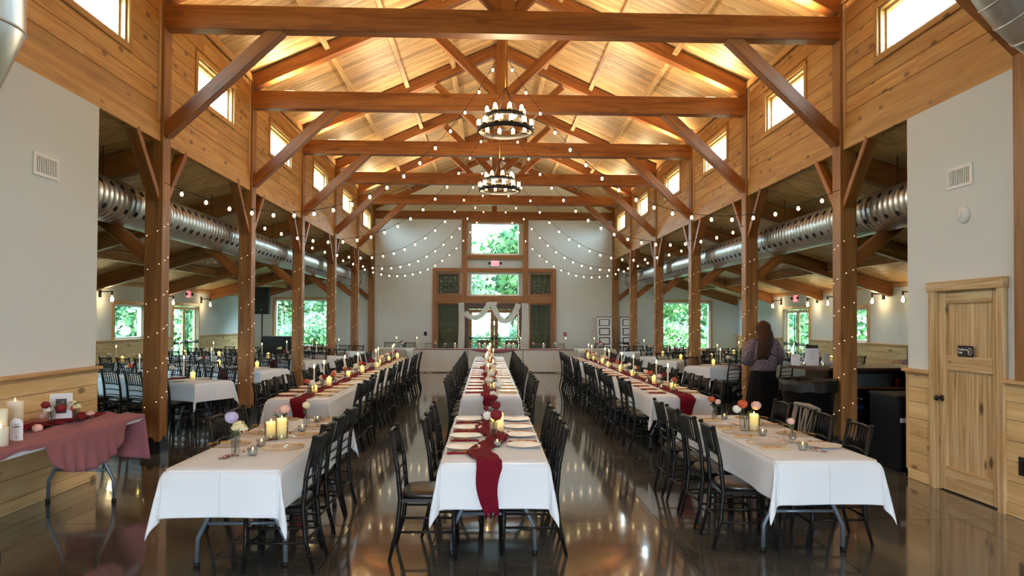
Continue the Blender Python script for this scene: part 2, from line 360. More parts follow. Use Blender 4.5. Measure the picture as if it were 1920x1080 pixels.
# floor: slabs between the saw-cut joints
fl = MB().box(-9.3, 9.3, -4.2, YB+0.1, -0.12, -0.012).obj('floor', JOINT); tag(fl, 'polished dark brown concrete floor with saw cut joints', 'floor', kind=ST)
xs = [-9.3, -6.58, -3.98, -1.38, 1.22, 3.82, 6.42, 9.3]; ys = [-4.2, -1.7, 0.9, 3.5, 6.15, 8.8, 11.4, 14.0, 16.6, 19.2, 21.8, 24.4, YB+0.1]
for i in range(len(xs)-1):
    for j in range(len(ys)-1):
        g = 0.003
        MB().box(xs[i]+g, xs[i+1]-g, ys[j]+g, ys[j+1]-g, -0.03, 0).obj('slab', CONC, fl)
# nave roof decks
ce = empty('ceiling', (0, 0, 0)); tag(ce, 'vaulted nave ceiling of pale tongue and groove boards', 'ceiling', kind=ST)
for s in (-1, 1):
    y = 3.2; k = 0
    while y < YB+0.05:
        y1 = min(y+0.162, YB+0.06)
        p0 = (s*4.62, (y+y1)/2, zroof(4.62)+0.012); p1 = (0, (y+y1)/2, zroof(0)+0.012)
        beam('board', p0, p1, y1-y-0.007, 0.022, W_CEIL, ce, ch=0.003)
        y = y1; k += 1
    d = MB(); d.add([(s*4.66, -4.2, zroof(4.66)+.03), (0, -4.2, zroof(0)+.03), (0, YB+.4, zroof(0)+.03), (s*4.66, YB+.4, zroof(4.66)+.03), (s*4.66, -4.2, zroof(4.66)+.15), (0, -4.2, zroof(0)+.15), (0, YB+.4, zroof(0)+.15), (s*4.66, YB+.4, zroof(4.66)+.15)],
          [(0, 1, 2, 3), (4, 7, 6, 5), (0, 4, 5, 1), (1, 5, 6, 2), (2, 6, 7, 3), (3, 7, 4, 0)]); d.obj('roof_deck', W_CEIL, ce)
    beam('ceiling_edge', (s*4.385, 3.2, 5.93), (s*4.385, YB, 5.93), 0.03, 0.13, W_CLER, ce)
# purlins
for s in (-1, 1):
    for x in (3.1, 2.08, 1.05, 0.0) if s < 0 else (3.1, 2.08, 1.05):
        for i in range(6):
            z = zroof(x)
            if x == 0: z -= 0.02
            y0 = TY[i]+0.18; y1 = TY[i+1]
            beam('purlin', (s*x, y0, z-0.075), (s*x, y1, z-0.075), 0.09, 0.15, W_CEIL, ce, up=(s*SL, 0, 1) if x else (0, 0, 1))
# trusses
TN = ['nearest', 'second', 'third', 'fourth', 'fifth', 'sixth', 'farthest']
for i, y in enumerate(TY):
    yc = y+0.1
    if i == 0: lab = 'timber truss just above the camera view, its brace beside the curved duct'
    elif i == 6: lab = 'timber truss lying against the white gable wall'
    else: lab = 'timber roof truss, %s of those whose tie beam shows' % ORD[i-1]
    t = empty('roof_truss', (0, yc, ZB), label=lab, cat='truss', group='timber roof trusses')
    beam('tie_beam', (-4.37, yc, (ZT+ZB)/2), (4.37, yc, (ZT+ZB)/2), 0.2, ZT-ZB, W_TIE, t)
    for s in (-1, 1):
        cz = lambda x: zroof(x) - 0.15
        beam('rafter', (s*4.5, yc, cz(4.5)), (s*0.03, yc, cz(0.03)), 0.19, 0.235, W_TIE, t)
        if i < 6:
            pass
            beam('strut', (s*0.1, yc, ZT+0.03), (s*1.42, yc, ZT+1.29), 0.14, 0.16, W_TIE, t)
            if i or s > 0: beam('knee_brace', (s*4.38, yc, 4.08), (s*2.93, yc, 5.44), 0.15, 0.17, W_TIE, t)
    beam('king_post', (0, yc, ZT), (0, yc, zroof(0)-0.1), 0.19, 0.2, W_TIE, t, up=(0, 1, 0))
for i, y in enumerate((2.5, -1.0)):     # the roof goes on behind the viewer
    yc = y+.1
    t = empty('roof_truss', (0, yc, ZB), label='timber roof truss above the viewer, %s out of sight' % ('just' if i == 0 else 'farther back'), cat='truss', group='timber roof trusses')
    beam('tie_beam', (-4.37, yc, (ZT+ZB)/2), (4.37, yc, (ZT+ZB)/2), 0.2, ZT-ZB, W_TIE, t)
    for s in (-1, 1): beam('rafter', (s*4.5, yc, zroof(4.5)-.15), (s*0.03, yc, zroof(.03)-.15), 0.19, 0.235, W_TIE, t)
    beam('king_post', (0, yc, ZT), (0, yc, zroof(0)-0.1), 0.19, 0.2, W_TIE, t, up=(0, 1, 0))
# posts
def scallop(h, wd):  # outline of the boot plate
    pts = [(-wd, 0), (wd, 0), (wd, h*0.62)]
    for k in range(5): a = PI*(k/4); pts.append((wd*0.72+wd*0.28*math.cos(a)*-1*-1, h*0.62+0.03*math.sin(a)))
    for k in range(7): a = PI*k/6; pts.append((wd*0.42*math.cos(a), h*0.66+h*0.34*math.sin(a)))
    for k in range(5): a = PI*(k/4); pts.append((-wd*0.72+wd*0.28*math.cos(a), h*0.62+0.03*math.sin(a)))
    pts.append((-wd, h*0.62)); return pts
boot = MB().poly(scallop(0.21, 0.118), -0.124, -0.112)
b2 = MB(); b2.v = [(-y_, x_, z_) for x_, y_, z_ in boot.v]; b2.f = boot.f; b2.sm = boot.sm
bootm = MB()
for rz in range(4):
    c_, s_ = math.cos(rz*PI/2), math.sin(rz*PI/2)
    bootm.add([(x_*c_-y_*s_, x_*s_+y_*c_, z_) for x_, y_, z_ in boot.v], boot.f)
bootme = bootm.mesh('post_boot', BLACKM)
for s in (-1, 1):
    for i, y in enumerate(TY):
        x = s*(XN+P_W/2); yc = y+P_W/2
        nm = ['just behind the white partition edge', 'nearest full height', 'second', 'third', 'fourth', 'fifth', 'farthest, against the gable wall'][i]
        if i == 6: yc = y - 0.02
        if i == 0: x = s*4.67
        p = empty('timber_post', (x, yc, 0), label='square timber post of the %s row, %s' % (SIDE[s], nm), cat='post', group='timber posts of the %s row' % SIDE[s])
        beam('shaft', (x, yc, 0.0), (x, yc, zroof(4.4)-0.05), P_W, P_W, W_POST, p, up=(s, 0, 0))
        o = link('boot_plate', bootme, p)
        for dy in (-1, 1):
            if i == 0 or i == 6 and dy > 0: continue
            beam('girt_brace', (s*(XN+0.105), yc+dy*0.10, 3.22), (s*(XN+0.105), yc+dy*0.70, 3.97), 0.14, 0.085, W_TIE, p)
        beam('aisle_brace', (s*4.58, yc, 2.5), (s*5.75, yc, 3.45), 0.14, 0.16, W_TIE, p)
        beam('aisle_rafter', (s*4.58, yc, zaisle(4.58)-0.16), (s*XO, yc, zaisle(XO)-0.16), 0.15, 0.29, W_TIE, p)
# side walls above the aisles
for s in (-1, 1):
    wl = empty('wall_%s' % SIDE[s]); tag(wl, '%s clerestory wall of honey coloured boards above the aisle' % SIDE[s], 'wall', kind=ST)
    holes = []
    for i in range(6):
        y0 = TY[i]+1.18 if i else 7.0; holes.append((y0, y0+1.47, 4.88, 5.47))
    holes += [(3.54, 5.01, 4.88, 5.47), (0.07, 1.54, 4.88, 5.47), (-3.4, -1.93, 4.88, 5.47)]  # unseen windows near the viewer, added to let in cool daylight
    mb = MB(); holes_mesh(-4.1, YB, 3.97, 6.1, holes, lambda a0, a1, z0, z1: mb.box(min(s*4.45, s*4.56), max(s*4.45, s*4.56), a0, a1, z0, z1))
    mb.obj('sheathing', W_CLER, wl)
    beam('girt', (s*4.49, -4.1, 4.085), (s*4.49, YB, 4.085), 0.18, 0.27, W_CLER, wl)
    for i in range(6):
        ya, yb = TY[i]+P_W, TY[i+1]; h = holes[i]
        if i == 0: ya = 6.19
        z = 4.22
        for k in range(9):
            z1 = z+0.195 if k < 8 else 6.0
            zc = (z+z1)/2; segs = [(ya, yb)] if (z1 < h[2]-0.06 or z > h[3]+0.06) else [(ya, h[0]-0.07), (h[1]+0.07, yb)]
            if len(segs) == 1 and k in (1, 6, 7): c = ya+(yb-ya)*(0.35+0.3*random.random()); segs = [(ya, c), (c, yb)]
            for q0, q1 in segs: beam('board', (s*4.435, q0+0.001, zc), (s*4.435, q1-0.001, zc), 0.03, z1-z-0.005, W_CLER, wl, ch=0.004)
            z = z1
        beam('post_trim', (s*4.41, ya+0.02, 4.22), (s*4.41, ya+0.02, 5.98), 0.03, 0.045, W_TRIM, wl, up=(0, 1, 0))
        beam('post_trim', (s*4.41, yb-0.02, 4.22), (s*4.41, yb-0.02, 5.98), 0.03, 0.045, W_TRIM, wl, up=(0, 1, 0))
    for k in range(9): beam('board', (s*4.435, 5.09, 4.3175+.195*k), (s*4.435, 5.95, 4.3175+.195*k), 0.03, .19, W_CLER, wl, ch=.004)
    # clerestory windows
    for i, h in enumerate(holes):
        wn = empty('window_%d' % ((i+1 + (6 if s > 0 else 0)) if i < 6 else 24+i+(3 if s > 0 else 0)), (s*4.45, (h[0]+h[1])/2, h[2]))
        tag(wn, '%s clerestory window, %s from the camera' % (SIDE[s], ORD[i]) if i < 6 else '%s clerestory window added for light beside or behind the viewer, %s' % (SIDE[s], ORD[i-6]), 'window', kind=ST)
        y0, y1, z0, z1 = h; c = 0.075
        zc = (z0+z1)/2
        for nm_, a, b_ in (('casing', (y0-c, z0-c/2), (y1+c, z0-c/2)), ('casing', (y0-c, z1+c/2), (y1+c, z1+c/2))):
            beam(nm_, (s*4.412, a[0], a[1]), (s*4.412, b_[0], b_[1]), 0.035, c, W_TRIM if 0 else W_CLER, wn)
        for yy in (y0-c/2, y1+c/2): beam('casing', (s*4.412, yy, z0), (s*4.412, yy, z1), 0.035, c, W_CLER, wn, up=(0, 1, 0))
        fr = MB()
        for (a0, a1, b0, b1) in ((y0, y1, z0, z0+.03), (y0, y1, z1-.03, z1), (y0, y0+.03, z0+.03, z1-.03), (y1-.03, y1, z0+.03, z1-.03)):
            fr.box(min(s*4.43, s*4.57), max(s*4.43, s*4.57), a0, a1, b0, b1)
        for (a0, a1, b0, b1) in ((y0+.03, y1-.03, z0+.03, z0+.06), (y0+.03, y1-.03, z1-.06, z1-.03), (y0+.03, y0+.06, z0+.06, z1-.06), (y1-.06, y1-.03, z0+.06, z1-.06)):
            fr.box(min(s*4.49, s*4.56), max(s*4.49, s*4.56), a0, a1, b0, b1)
        o = fr.obj('window_frame', WHITE if 0 else W_TRIM, wn); o.location = -Vector(wn.location)
        o = MB().box(min(s*4.52, s*4.525), max(s*4.52, s*4.525), y0+.06, y1-.06, z0+.06, z1-.06).obj('pane', GLASSM, wn); o.location = -Vector(wn.location)
# partitions with wainscot either side of the camera
def wainscot(parent, xf, s, ya, yb, skip=None, mat=W_WAIN):
    zs = [0.11, 0.30, 0.48, 0.66, 0.84, 1.0, 1.165]
    for k in range(6):
        segs = [(ya, yb)]
        if skip: segs = [(a, b_) for a, b_ in ((ya, skip[0]), (skip[1], yb)) if b_-a > 0.02]
        out = []
        for a, b_ in segs:
            if b_-a > 2.2:
                cuts = sorted(random.uniform(a+0.5, b_-0.5) for _ in range(max(1, int((b_-a)/2.4))))
                pr = a
                for c in cuts:
                    if c-pr > 0.4: out.append((pr, c)); pr = c
                out.append((pr, b_))
            else: out.append((a, b_))
        for a, b_ in out: beam('board', (xf, a+.001, (zs[k]+zs[k+1])/2), (xf, b_-.001, (zs[k]+zs[k+1])/2), 0.02, zs[k+1]-zs[k]-0.005, mat, parent, ch=0.004)
    segs = [(ya, yb)] if not skip else [(ya, skip[0]), (skip[1], yb)]
    for a, b_ in segs:
        if b_-a < 0.02: continue
        beam('base_board', (xf-s*0.006, a, 0.055), (xf-s*0.006, b_, 0.055), 0.028, 0.11, mat, parent)
        beam('cap_rail', (xf-s*0.03, a, 1.182), (xf-s*0.03, b_, 1.182), 0.085, 0.034, W_TRIM, parent)
        beam('cap_moulding', (xf-s*0.014, a, 1.150), (xf-s*0.014, b_, 1.150), 0.03, 0.03, W_TRIM, parent)
YW = 7.86
for s in (-1, 1):
    pw = empty('wall_%s_partition' % SIDE[s]); tag(pw, 'white partition wall with pine wainscot on the %s' % SIDE[s], 'wall', kind=ST)
    mb = MB(); holes = [] if s < 0 else [(6.41, 7.33, 0.0, 2.02)]
    holes_mesh(-4.1, YW, 0, 3.955, holes, lambda a0, a1, z0, z1: mb.box(min(s*4.40, s*4.54), max(s*4.40, s*4.54), a0, a1, z0, z1))
    mb.obj('plaster', WALL, pw)
    wainscot(pw, s*4.39, s, 1.0, YW-0.004, None if s < 0 else (6.33, 7.41))
    beam('end_trim', (s*4.47, YW+0.006, 0), (s*4.47, YW+0.006, 1.165), 0.18, 0.02, W_TRIM, pw, up=(0, 1, 0))
    for x in (s*4.38,): beam('corner_trim', (x, YW-0.02, 0.0), (x, YW-0.02, 1.165), 0.02, 0.04, W_TRIM, pw, up=(0, 1, 0)) if s > 0 else None
tr = empty('trim_1'); tag(tr, 'amber timber upright closing the white partition beside the pine door', 'trim', kind=ST)
beam('upright', (4.36, 6.03, 1.2), (4.36, 6.03, 5.95), 0.08, 0.22, W_POST, tr, up=(0, 1, 0))
# door_1: knotty pine door
d1 = empty('door_1', (4.39, 6.87, 0)); tag(d1, 'knotty pine two panel door with black knob and Employees Only sign', 'door', kind=ST)
for yy in (6.365, 7.375): beam('casing', (4.375, yy, 0), (4.375, yy, 2.02), 0.045, 0.09, W_DOOR, d1, up=(0, 1, 0))
beam('casing', (4.37, 6.30, 2.065), (4.37, 7.44, 2.065), 0.055, 0.10, W_DOOR, d1)
dx = 4.425
for yy in (6.47, 7.27): beam('stile', (dx, yy, 0.012), (dx, yy, 2.01), 0.045, 0.115, W_DOOR, d1, up=(0, 1, 0))
for z0, z1 in ((0.012, 0.25), (1.22, 1.37), (1.89, 2.01)): beam('rail', (dx, 6.528, (z0+z1)/2), (dx, 7.212, (z0+z1)/2), 0.045, z1-z0, W_DOOR, d1)
for z0, z1 in ((0.25, 1.22), (1.37, 1.89)):
    for k in range(6):
        y0 = 6.528+k*0.114; beam('panel', (dx+0.014, y0+.057, z0), (dx+0.014, y0+.057, z1), 0.018, 0.109, W_DOOR, d1, up=(0, 1, 0), ch=0.002)
for yy in (7.332, 6.408): beam('jamb', (4.47, yy, 0.0), (4.47, yy, 2.03), 0.17, 0.012, W_DOOR, d1, up=(0, 1, 0))
beam('jamb', (4.47, 6.40, 2.018), (4.47, 7.34, 2.018), 0.17, 0.012, W_DOOR, d1)
kn = MB().lathe([(0.0, 0.0), (0.033, 0.0), (0.034, 0.006), (0.016, 0.012), (0.011, 0.035), (0.024, 0.045), (0.029, 0.058), (0.024, 0.07), (0.0, 0.074)], 16)
tag(kn.obj('knob', BLACKM, d1, (0.010, 0.395, 0.93), (0, -PI/2, 0)), 'round black door knob')
sg = MB().box(-0.004, 0, -0.11, 0.11, -0.055, 0.055).obj('sign_plate', BLKMATT, d1, (0.011, 0.03, 1.42)); tag(sg, 'black sign plate lettered Employees Only')
def text(name, body, size, mat, parent, loc, rot, align='CENTER', ext=0.001):
    c = bpy.data.curves.new(name, 'FONT'); c.body = body; c.size = size; c.align_x = align; c.align_y = 'CENTER'; c.extrude = ext
    o = bpy.data.objects.new('t', c); COL.objects.link(o); bpy.context.view_layer.update()
    me = bpy.data.meshes.new_from_object(o.evaluated_get(bpy.context.evaluated_depsgraph_get())); bpy.data.objects.remove(o); me.name = name
    me.materials.clear(); me.materials.append(mat); return link(name, me, parent, loc, rot)
text('lettering', 'Employees\nOnly', 0.032, WHITE, sg, (-0.0055, 0.1, 0.002), (PI/2, 0, -PI/2), 'LEFT')
rg = MB(); rg.tube([(0, 0.026*math.cos(2*PI*k/20), 0.034*math.sin(2*PI*k/20)) for k in range(21)], 0.0025, 4, False)
rg.add([(0, 0.004, -0.018), (0, 0.012, -0.018), (0, 0.016, 0.0), (0, 0.008, 0.018), (0, 0.002, 0.006)], [(0, 1, 2, 3, 4)])
rg.obj('emblem', WHITE, sg, (-0.006, -0.07, 0))
# rear wall with entrance glazing behind the camera
rw = MB(); holes_mesh(-9.2, 9.2, 0, 4.0, [(-1.5, 1.5, 0.15, 2.35)], lambda a0, a1, z0, z1: rw.box(a0, a1, -4.3, -4.15, z0, z1)); rw.poly([(-4.6, 4), (4.6, 4), (4.6, 5.95), (0, 8.0), (-4.6, 5.95)], -4.3, -4.15)
tag(rw.obj('wall_front', WALL), 'white entrance wall behind the viewer with wide glazed opening', 'wall', kind=ST)

# ---- gable (back) wall
bw = empty('wall_back'); tag(bw, 'white gable wall framed in amber timber at the far end', 'wall', kind=ST)
mb = MB()
HB = [(-0.87, 0.93, 4.11, 5.28), (-0.87, 0.93, 2.60, 3.43), (-0.98, 1.02, 0.0, 2.12), (-2.09, -1.26, 2.63, 3.44), (1.30, 2.12, 2.63, 3.44), (-2.09, -1.26, 0.0, 2.32), (1.30, 2.12, 0.0, 2.32)]
holes_mesh(-4.5, 4.5, 0, 6.0, HB, lambda a0, a1, z0, z1: mb.box(a0, a1, YB, YB+0.14, z0, z1))
mb.poly([(-4.5, 6.0), (4.5, 6.0), (0, 8.05)], YB, YB+0.14)
mb.obj('plaster', WALLB, bw)
for s in (-1, 1):
    mb = MB(); hw = (5.88, 7.96, 0.72, 2.42) if s < 0 else (6.24, 8.02, 0.66, 2.40)
    holes_mesh(4.5, XO+0.1, 0, 2.55, [hw], lambda a0, a1, z0, z1: mb.box(min(s*a0, s*a1), max(s*a0, s*a1), YB, YB+0.14, z0, z1))
    mb.poly([(s*4.5, 2.55), (s*(XO+0.1), 2.55), (s*(XO+0.1), 2.62), (s*4.5, 4.0)], YB, YB+0.14)
    mb.obj('aisle_plaster', WALLB, bw)
    n_ = 13 if s < 0 else 14
    wn = empty('window_%d' % n_, (0, 0, 0)); tag(wn, 'large square window at the end of the %s aisle with trees outside' % SIDE[s], 'window', kind=ST)
    a0, a1, z0, z1 = hw; x0, x1 = min(s*a0, s*a1), max(s*a0, s*a1)
    for q in ((x0-.09, x1+.09, z0-.09, z0), (x0-.09, x1+.09, z1, z1+.09)): beam('casing', (q[0], YB-.015, (q[2]+q[3])/2), (q[1], YB-.015, (q[2]+q[3])/2), 0.03, .09, W_TRIM, wn)
    for xx in (x0-.045, x1+.045): beam('casing', (xx, YB-.015, z0), (xx, YB-.015, z1), 0.03, .09, W_TRIM, wn, up=(1, 0, 0))
    fr = MB()
    for q in ((x0, x1, z0, z0+.05), (x0, x1, z1-.05, z1), (x0, x0+.05, z0, z1), (x1-.05, x1, z0, z1)): fr.box(q[0], q[1], YB+.02, YB+.12, q[2], q[3])
    fr.obj('window_frame', WHITE, wn); MB().box(x0+.05, x1-.05, YB+.07, YB+.075, z0+.05, z1-.05).obj('pane', GLASSM, wn)
# timber frame on the gable wall
gf = empty('trim_2'); tag(gf, 'amber timber framework of posts and rails around the gable windows and doors', 'trim', kind=ST)
yf = YB-0.06
for x in (-1.09, 1.15): beam('frame_post', (x, yf, 0), (x, yf, 5.42), 0.2, 0.14, W_OAK, gf, up=(0, 1, 0))
for x in (-2.18, 2.21): beam('frame_post', (x, yf+.02, 0), (x, yf+.02, 3.6), 0.14, 0.1, W_OAK, gf, up=(0, 1, 0))
for z, a, b_, hh in ((4.02, -.99, 1.05, .16), (5.34, -.99, 1.05, .12), (3.54, -.99, 1.05, .15), (2.45, -.99, 1.05, .3), (3.54, -2.11, -1.19, .14), (3.54, 1.25, 2.14, .14), (2.47, -2.11, -1.19, .3), (2.47, 1.25, 2.14, .3)):
    beam('frame_rail', (a, yf+.01, z), (b_, yf+.01, z), 0.12, hh, W_OAK, gf)
for k, (a0, a1, z0, z1) in enumerate(HB):
    if k == 2: continue
    labs = ['gable window high above the exit sign', 'wide window between the exit sign and the doors', None, 'small dark window left of the gable posts', 'small dark window right of the gable posts', 'tall dark side light left of the draped arch', 'tall dark side light right of the draped arch']
    wn = empty('window_%d' % (15+k)); tag(wn, labs[k], 'window', kind=ST)
    fr = MB(); t_ = .05
    for q in ((a0, a1, z0, z0+t_), (a0, a1, z1-t_, z1), (a0, a0+t_, z0+t_, z1-t_), (a1-t_, a1, z0+t_, z1-t_)): fr.box(q[0], q[1], YB-.03, YB+.10, q[2], q[3])
    fr.obj('window_frame', WHITE if k < 2 else W_OAK, wn); MB().box(a0+t_, a1-t_, YB+.04, YB+.045, z0+t_, z1-t_).obj('pane', GLASSM, wn)
    if k > 2:
        n = 5; wd = (a1-a0)/n
        for q in range(n): beam('board', (a0+wd*(q+.5), YB+.115, z0), (a0+wd*(q+.5), YB+.115, z1), 0.02, wd-.004, W_OLIVE, wn, up=(0, 1, 0))
        MB().box(a0, a1, YB+.126, YB+.14, z0, z1).obj('backing_panel', W_OLIVE, wn)
dd = empty('door_2'); tag(dd, 'glazed double doors in amber wood with black push bars behind the arch', 'door', kind=ST)
for s, (a0, a1) in ((-1, (-.93, 0.0)), (1, (0.03, .97))):
    lf = MB()
    for q in ((a0, a0+.12, 0.01, 2.1), (a1-.12, a1, 0.01, 2.1), (a0+.12, a1-.12, 0.01, .25), (a0+.12, a1-.12, 1.98, 2.1)): lf.box(q[0], q[1], YB+.02, YB+.07, q[2], q[3])
    lv = lf.obj('door_leaf', W_OAK, dd); MB().box(a0+.12, a1-.12, YB+.04, YB+.045, .25, 1.98).obj('pane', GLASSM, lv)
    pb = MB().cyl((a0+.03, YB-.05, 1.05), (a1-.03, YB-.05, 1.05), .022, n=8).box(a0+.01, a0+.09, YB-.07, YB+.02, 1.0, 1.1).box(a1-.09, a1-.01, YB-.07, YB+.02, 1.0, 1.1)
    pb.obj('push_bar', BLACKM, lv)
# ---- outer aisle walls, doors, windows, ceilings
for s in (-1, 1):
    ow = empty('wall_%s_outer' % SIDE[s]); tag(ow, 'white outer wall of the %s aisle with pine wainscot below' % SIDE[s], 'wall', kind=ST)
    HW = (17.4, 18.85, 1.20, 2.04); HD = (20.6, 22.35, 0.0, 2.07)
    HN = (10.0, 13.0, 1.2, 2.2)
    mb = MB(); holes_mesh(-4.2, YB+.14, 0, 2.62, [HW, HD, HN], lambda a0, a1, z0, z1: mb.box(min(s*XO, s*(XO+.14)), max(s*XO, s*(XO+.14)), a0, a1, z0, z1)); mb.obj('plaster', WALL, ow)
    wainscot(ow, s*(XO-.012), s, 7.0, YB, (HD[0]-.1, HD[1]+.1), W_WAIN)
    for idx, h in ((0, HW), (1, HN)):
        wn = empty('window_%d' % (23+idx*2+(s > 0))); tag(wn, ('%s aisle window in the outer wall between the sconces' if idx == 0 else '%s aisle window near the service end, hidden by the partition') % SIDE[s], 'window', kind=ST)
        for q in (h[2]-.045, h[3]+.045): beam('casing', (s*(XO-.02), h[0]-.09, q), (s*(XO-.02), h[1]+.09, q), .03, .09, W_TRIM, wn)
        for q in (h[0]-.045, h[1]+.045): beam('casing', (s*(XO-.02), q, h[2]), (s*(XO-.02), q, h[3]), .03, .09, W_TRIM, wn, up=(0, 1, 0))
        fr = MB()
        for (a0, a1, b0, b1) in ((h[0], h[1], h[2], h[2]+.05), (h[0], h[1], h[3]-.05, h[3]), (h[0], h[0]+.05, h[2], h[3]), (h[1]-.05, h[1], h[2], h[3])): fr.box(min(s*(XO+.02), s*(XO+.12)), max(s*(XO+.02), s*(XO+.12)), a0, a1, b0, b1)
        fr.obj('window_frame', WHITE, wn); MB().box(min(s*(XO+.06), s*(XO+.065)), max(s*(XO+.06), s*(XO+.065)), h[0]+.05, h[1]-.05, h[2]+.05, h[3]-.05).obj('pane', GLASSM, wn)
    dn = empty('door_%d' % (3+(s > 0))); tag(dn, 'glazed exit doors with black panic bars in the %s outer wall' % SIDE[s], 'door', kind=ST)
    for q in (HD[0]-.05, HD[1]+.05): beam('casing', (s*(XO-.02), q, 0), (s*(XO-.02), q, HD[3]), .04, .1, W_TRIM, dn, up=(0, 1, 0))
    beam('casing', (s*(XO-.02), HD[0]-.1, HD[3]+.05), (s*(XO-.02), HD[1]+.1, HD[3]+.05), .04, .1, W_TRIM, dn)
    mid = (HD[0]+HD[1])/2
    for a0, a1 in ((HD[0]+.02, mid-.005), (mid+.005, HD[1]-.02)):
        lf = MB(); xa, xb = min(s*(XO+.04), s*(XO+.085)), max(s*(XO+.04), s*(XO+.085))
        for q in ((a0, a0+.07, .01, 2.05), (a1-.07, a1, .01, 2.05), (a0+.07, a1-.07, .01, .2), (a0+.07, a1-.07, 1.97, 2.05)): lf.box(xa, xb, q[0], q[1], q[2], q[3])
        lv = lf.obj('door_leaf', W_TRIM, dn); MB().box(s*(XO+.06)-.002, s*(XO+.06)+.002, a0+.07, a1-.07, .2, 1.97).obj('pane', GLASSM, lv)
        xb_ = s*(XO-.04)
        MB().cyl((xb_, a0+.02, 1.02), (xb_, a1-.02, 1.02), .02, n=8).box(min(xb_, s*(XO+.04)), max(xb_, s*(XO+.04)), a0+.02, a0+.1, .97, 1.07).box(min(xb_, s*(XO+.04)), max(xb_, s*(XO+.04)), a1-.1, a1-.02, .97, 1.07).cyl((xb_, (mid+.06 if a0 > mid else mid-.06), 0.2), (xb_, (mid+.06 if a0 > mid else mid-.06), 1.95), .012, n=6).obj('panic_bar', BLACKM, lv)
    # aisle ceiling, boards joined (too narrow to tell apart singly at this distance)
    ac = empty('ceiling_%s_aisle' % SIDE[s]); tag(ac, 'sloping board ceiling over the %s aisle' % SIDE[s], 'ceiling', kind=ST)
    mb = MB(); y = -4.1
    while y < YB:
        y1 = min(y+.16, YB+.05); a, b_ = 4.45, XO+.15; g = .003
        za, zb = zaisle(a), zaisle(b_)
        vs = [(s*a, y+g, za), (s*b_, y+g, zb), (s*b_, y1-g, zb), (s*a, y1-g, za), (s*a, y+g, za+.03), (s*b_, y+g, zb+.03), (s*b_, y1-g, zb+.03), (s*a, y1-g, za+.03)]
        mb.add(vs, [(0, 1, 2, 3), (4, 7, 6, 5), (0, 4, 5, 1), (1, 5, 6, 2), (2, 6, 7, 3), (3, 7, 4, 0)]); y = y1
    o = mb.obj('ceiling_boards', W_CEIL, ac); tag(o, kind='stuff')
    mb = MB(); a, b_ = 4.45, XO+.6
    mb.add([(s*a, -4.3, zaisle(a)+.04), (s*b_, -4.3, zaisle(b_)+.04), (s*b_, YB+.4, zaisle(b_)+.04), (s*a, YB+.4, zaisle(a)+.04), (s*a, -4.3, zaisle(a)+.16), (s*b_, -4.3, zaisle(b_)+.16), (s*b_, YB+.4, zaisle(b_)+.16), (s*a, YB+.4, zaisle(a)+.16)], [(0, 1, 2, 3), (4, 7, 6, 5), (0, 4, 5, 1), (1, 5, 6, 2), (2, 6, 7, 3), (3, 7, 4, 0)])
    mb.obj('roof_deck', W_CEIL, ac)
    for x in (6.05, 7.55):
        for i in range(6): beam('purlin', (s*x, TY[i]+.19, zaisle(x)-.10), (s*x, TY[i+1]+.03, zaisle(x)-.10), .12, .20, W_PURL, ac)
    beam('eave_trim', (s*(XO-.02), 2, zaisle(XO)-.05), (s*(XO-.02), YB, zaisle(XO)-.05), .03, .09, W_TRIM, ac)

# ================================================================== OUTSIDE
tag(MB().box(-60, 60, -30, 90, -0.3, -0.13).obj('ground', GRASS), 'sunlit lawn outside the hall', 'ground', kind=ST)
tag(MB().box(-5, 5, YB+.14, YB+6, -0.13, -0.03).obj('path', PATIO), 'pale concrete patio outside the glazed double doors', 'path', kind=ST)
crown = MB(); rnd = random.Random(3)
cl = [(rnd.gauss(0, .9), rnd.gauss(0, .9), rnd.uniform(-1.6, 1.6), rnd.uniform(.5, 1.0)) for _ in range(26)]
for k in range(6500):
    c = cl[k % 26]; d = Vector((rnd.gauss(0, 1), rnd.gauss(0, 1), rnd.gauss(0, 1))).normalized()
    p = Vector(c[:3]) + d*c[3]*(0.55+0.5*rnd.random()); sz = rnd.uniform(.09, .20)
    a = Vector((rnd.gauss(0, 1), rnd.gauss(0, 1), rnd.gauss(0, 1))).normalized(); b_ = a.orthogonal().normalized(); a *= sz; b_ *= sz*.55
    crown.add([p-a, p+b_, p+a, p-b_], [(0, 1, 2, 3)])
trunk = MB().tube([(0, 0, -3.6), (.05, 0, -1.5), (-.06, .05, 0), (.1, 0, 1.5)], [.22, .18, .12, .05], 8)
for q in range(5): trunk.tube([(0, 0, -1.2+q*.5), (math.cos(q*1.3)*.6, math.sin(q*1.3)*.6, -.4+q*.55), (math.cos(q*1.3)*1.2, math.sin(q*1.3)*1.2, .1+q*.5)], [.08, .05, .02], 5)
crown_me = crown.mesh('crown', TLEAF); trunk_me = trunk.mesh('trunk', TRUNK)
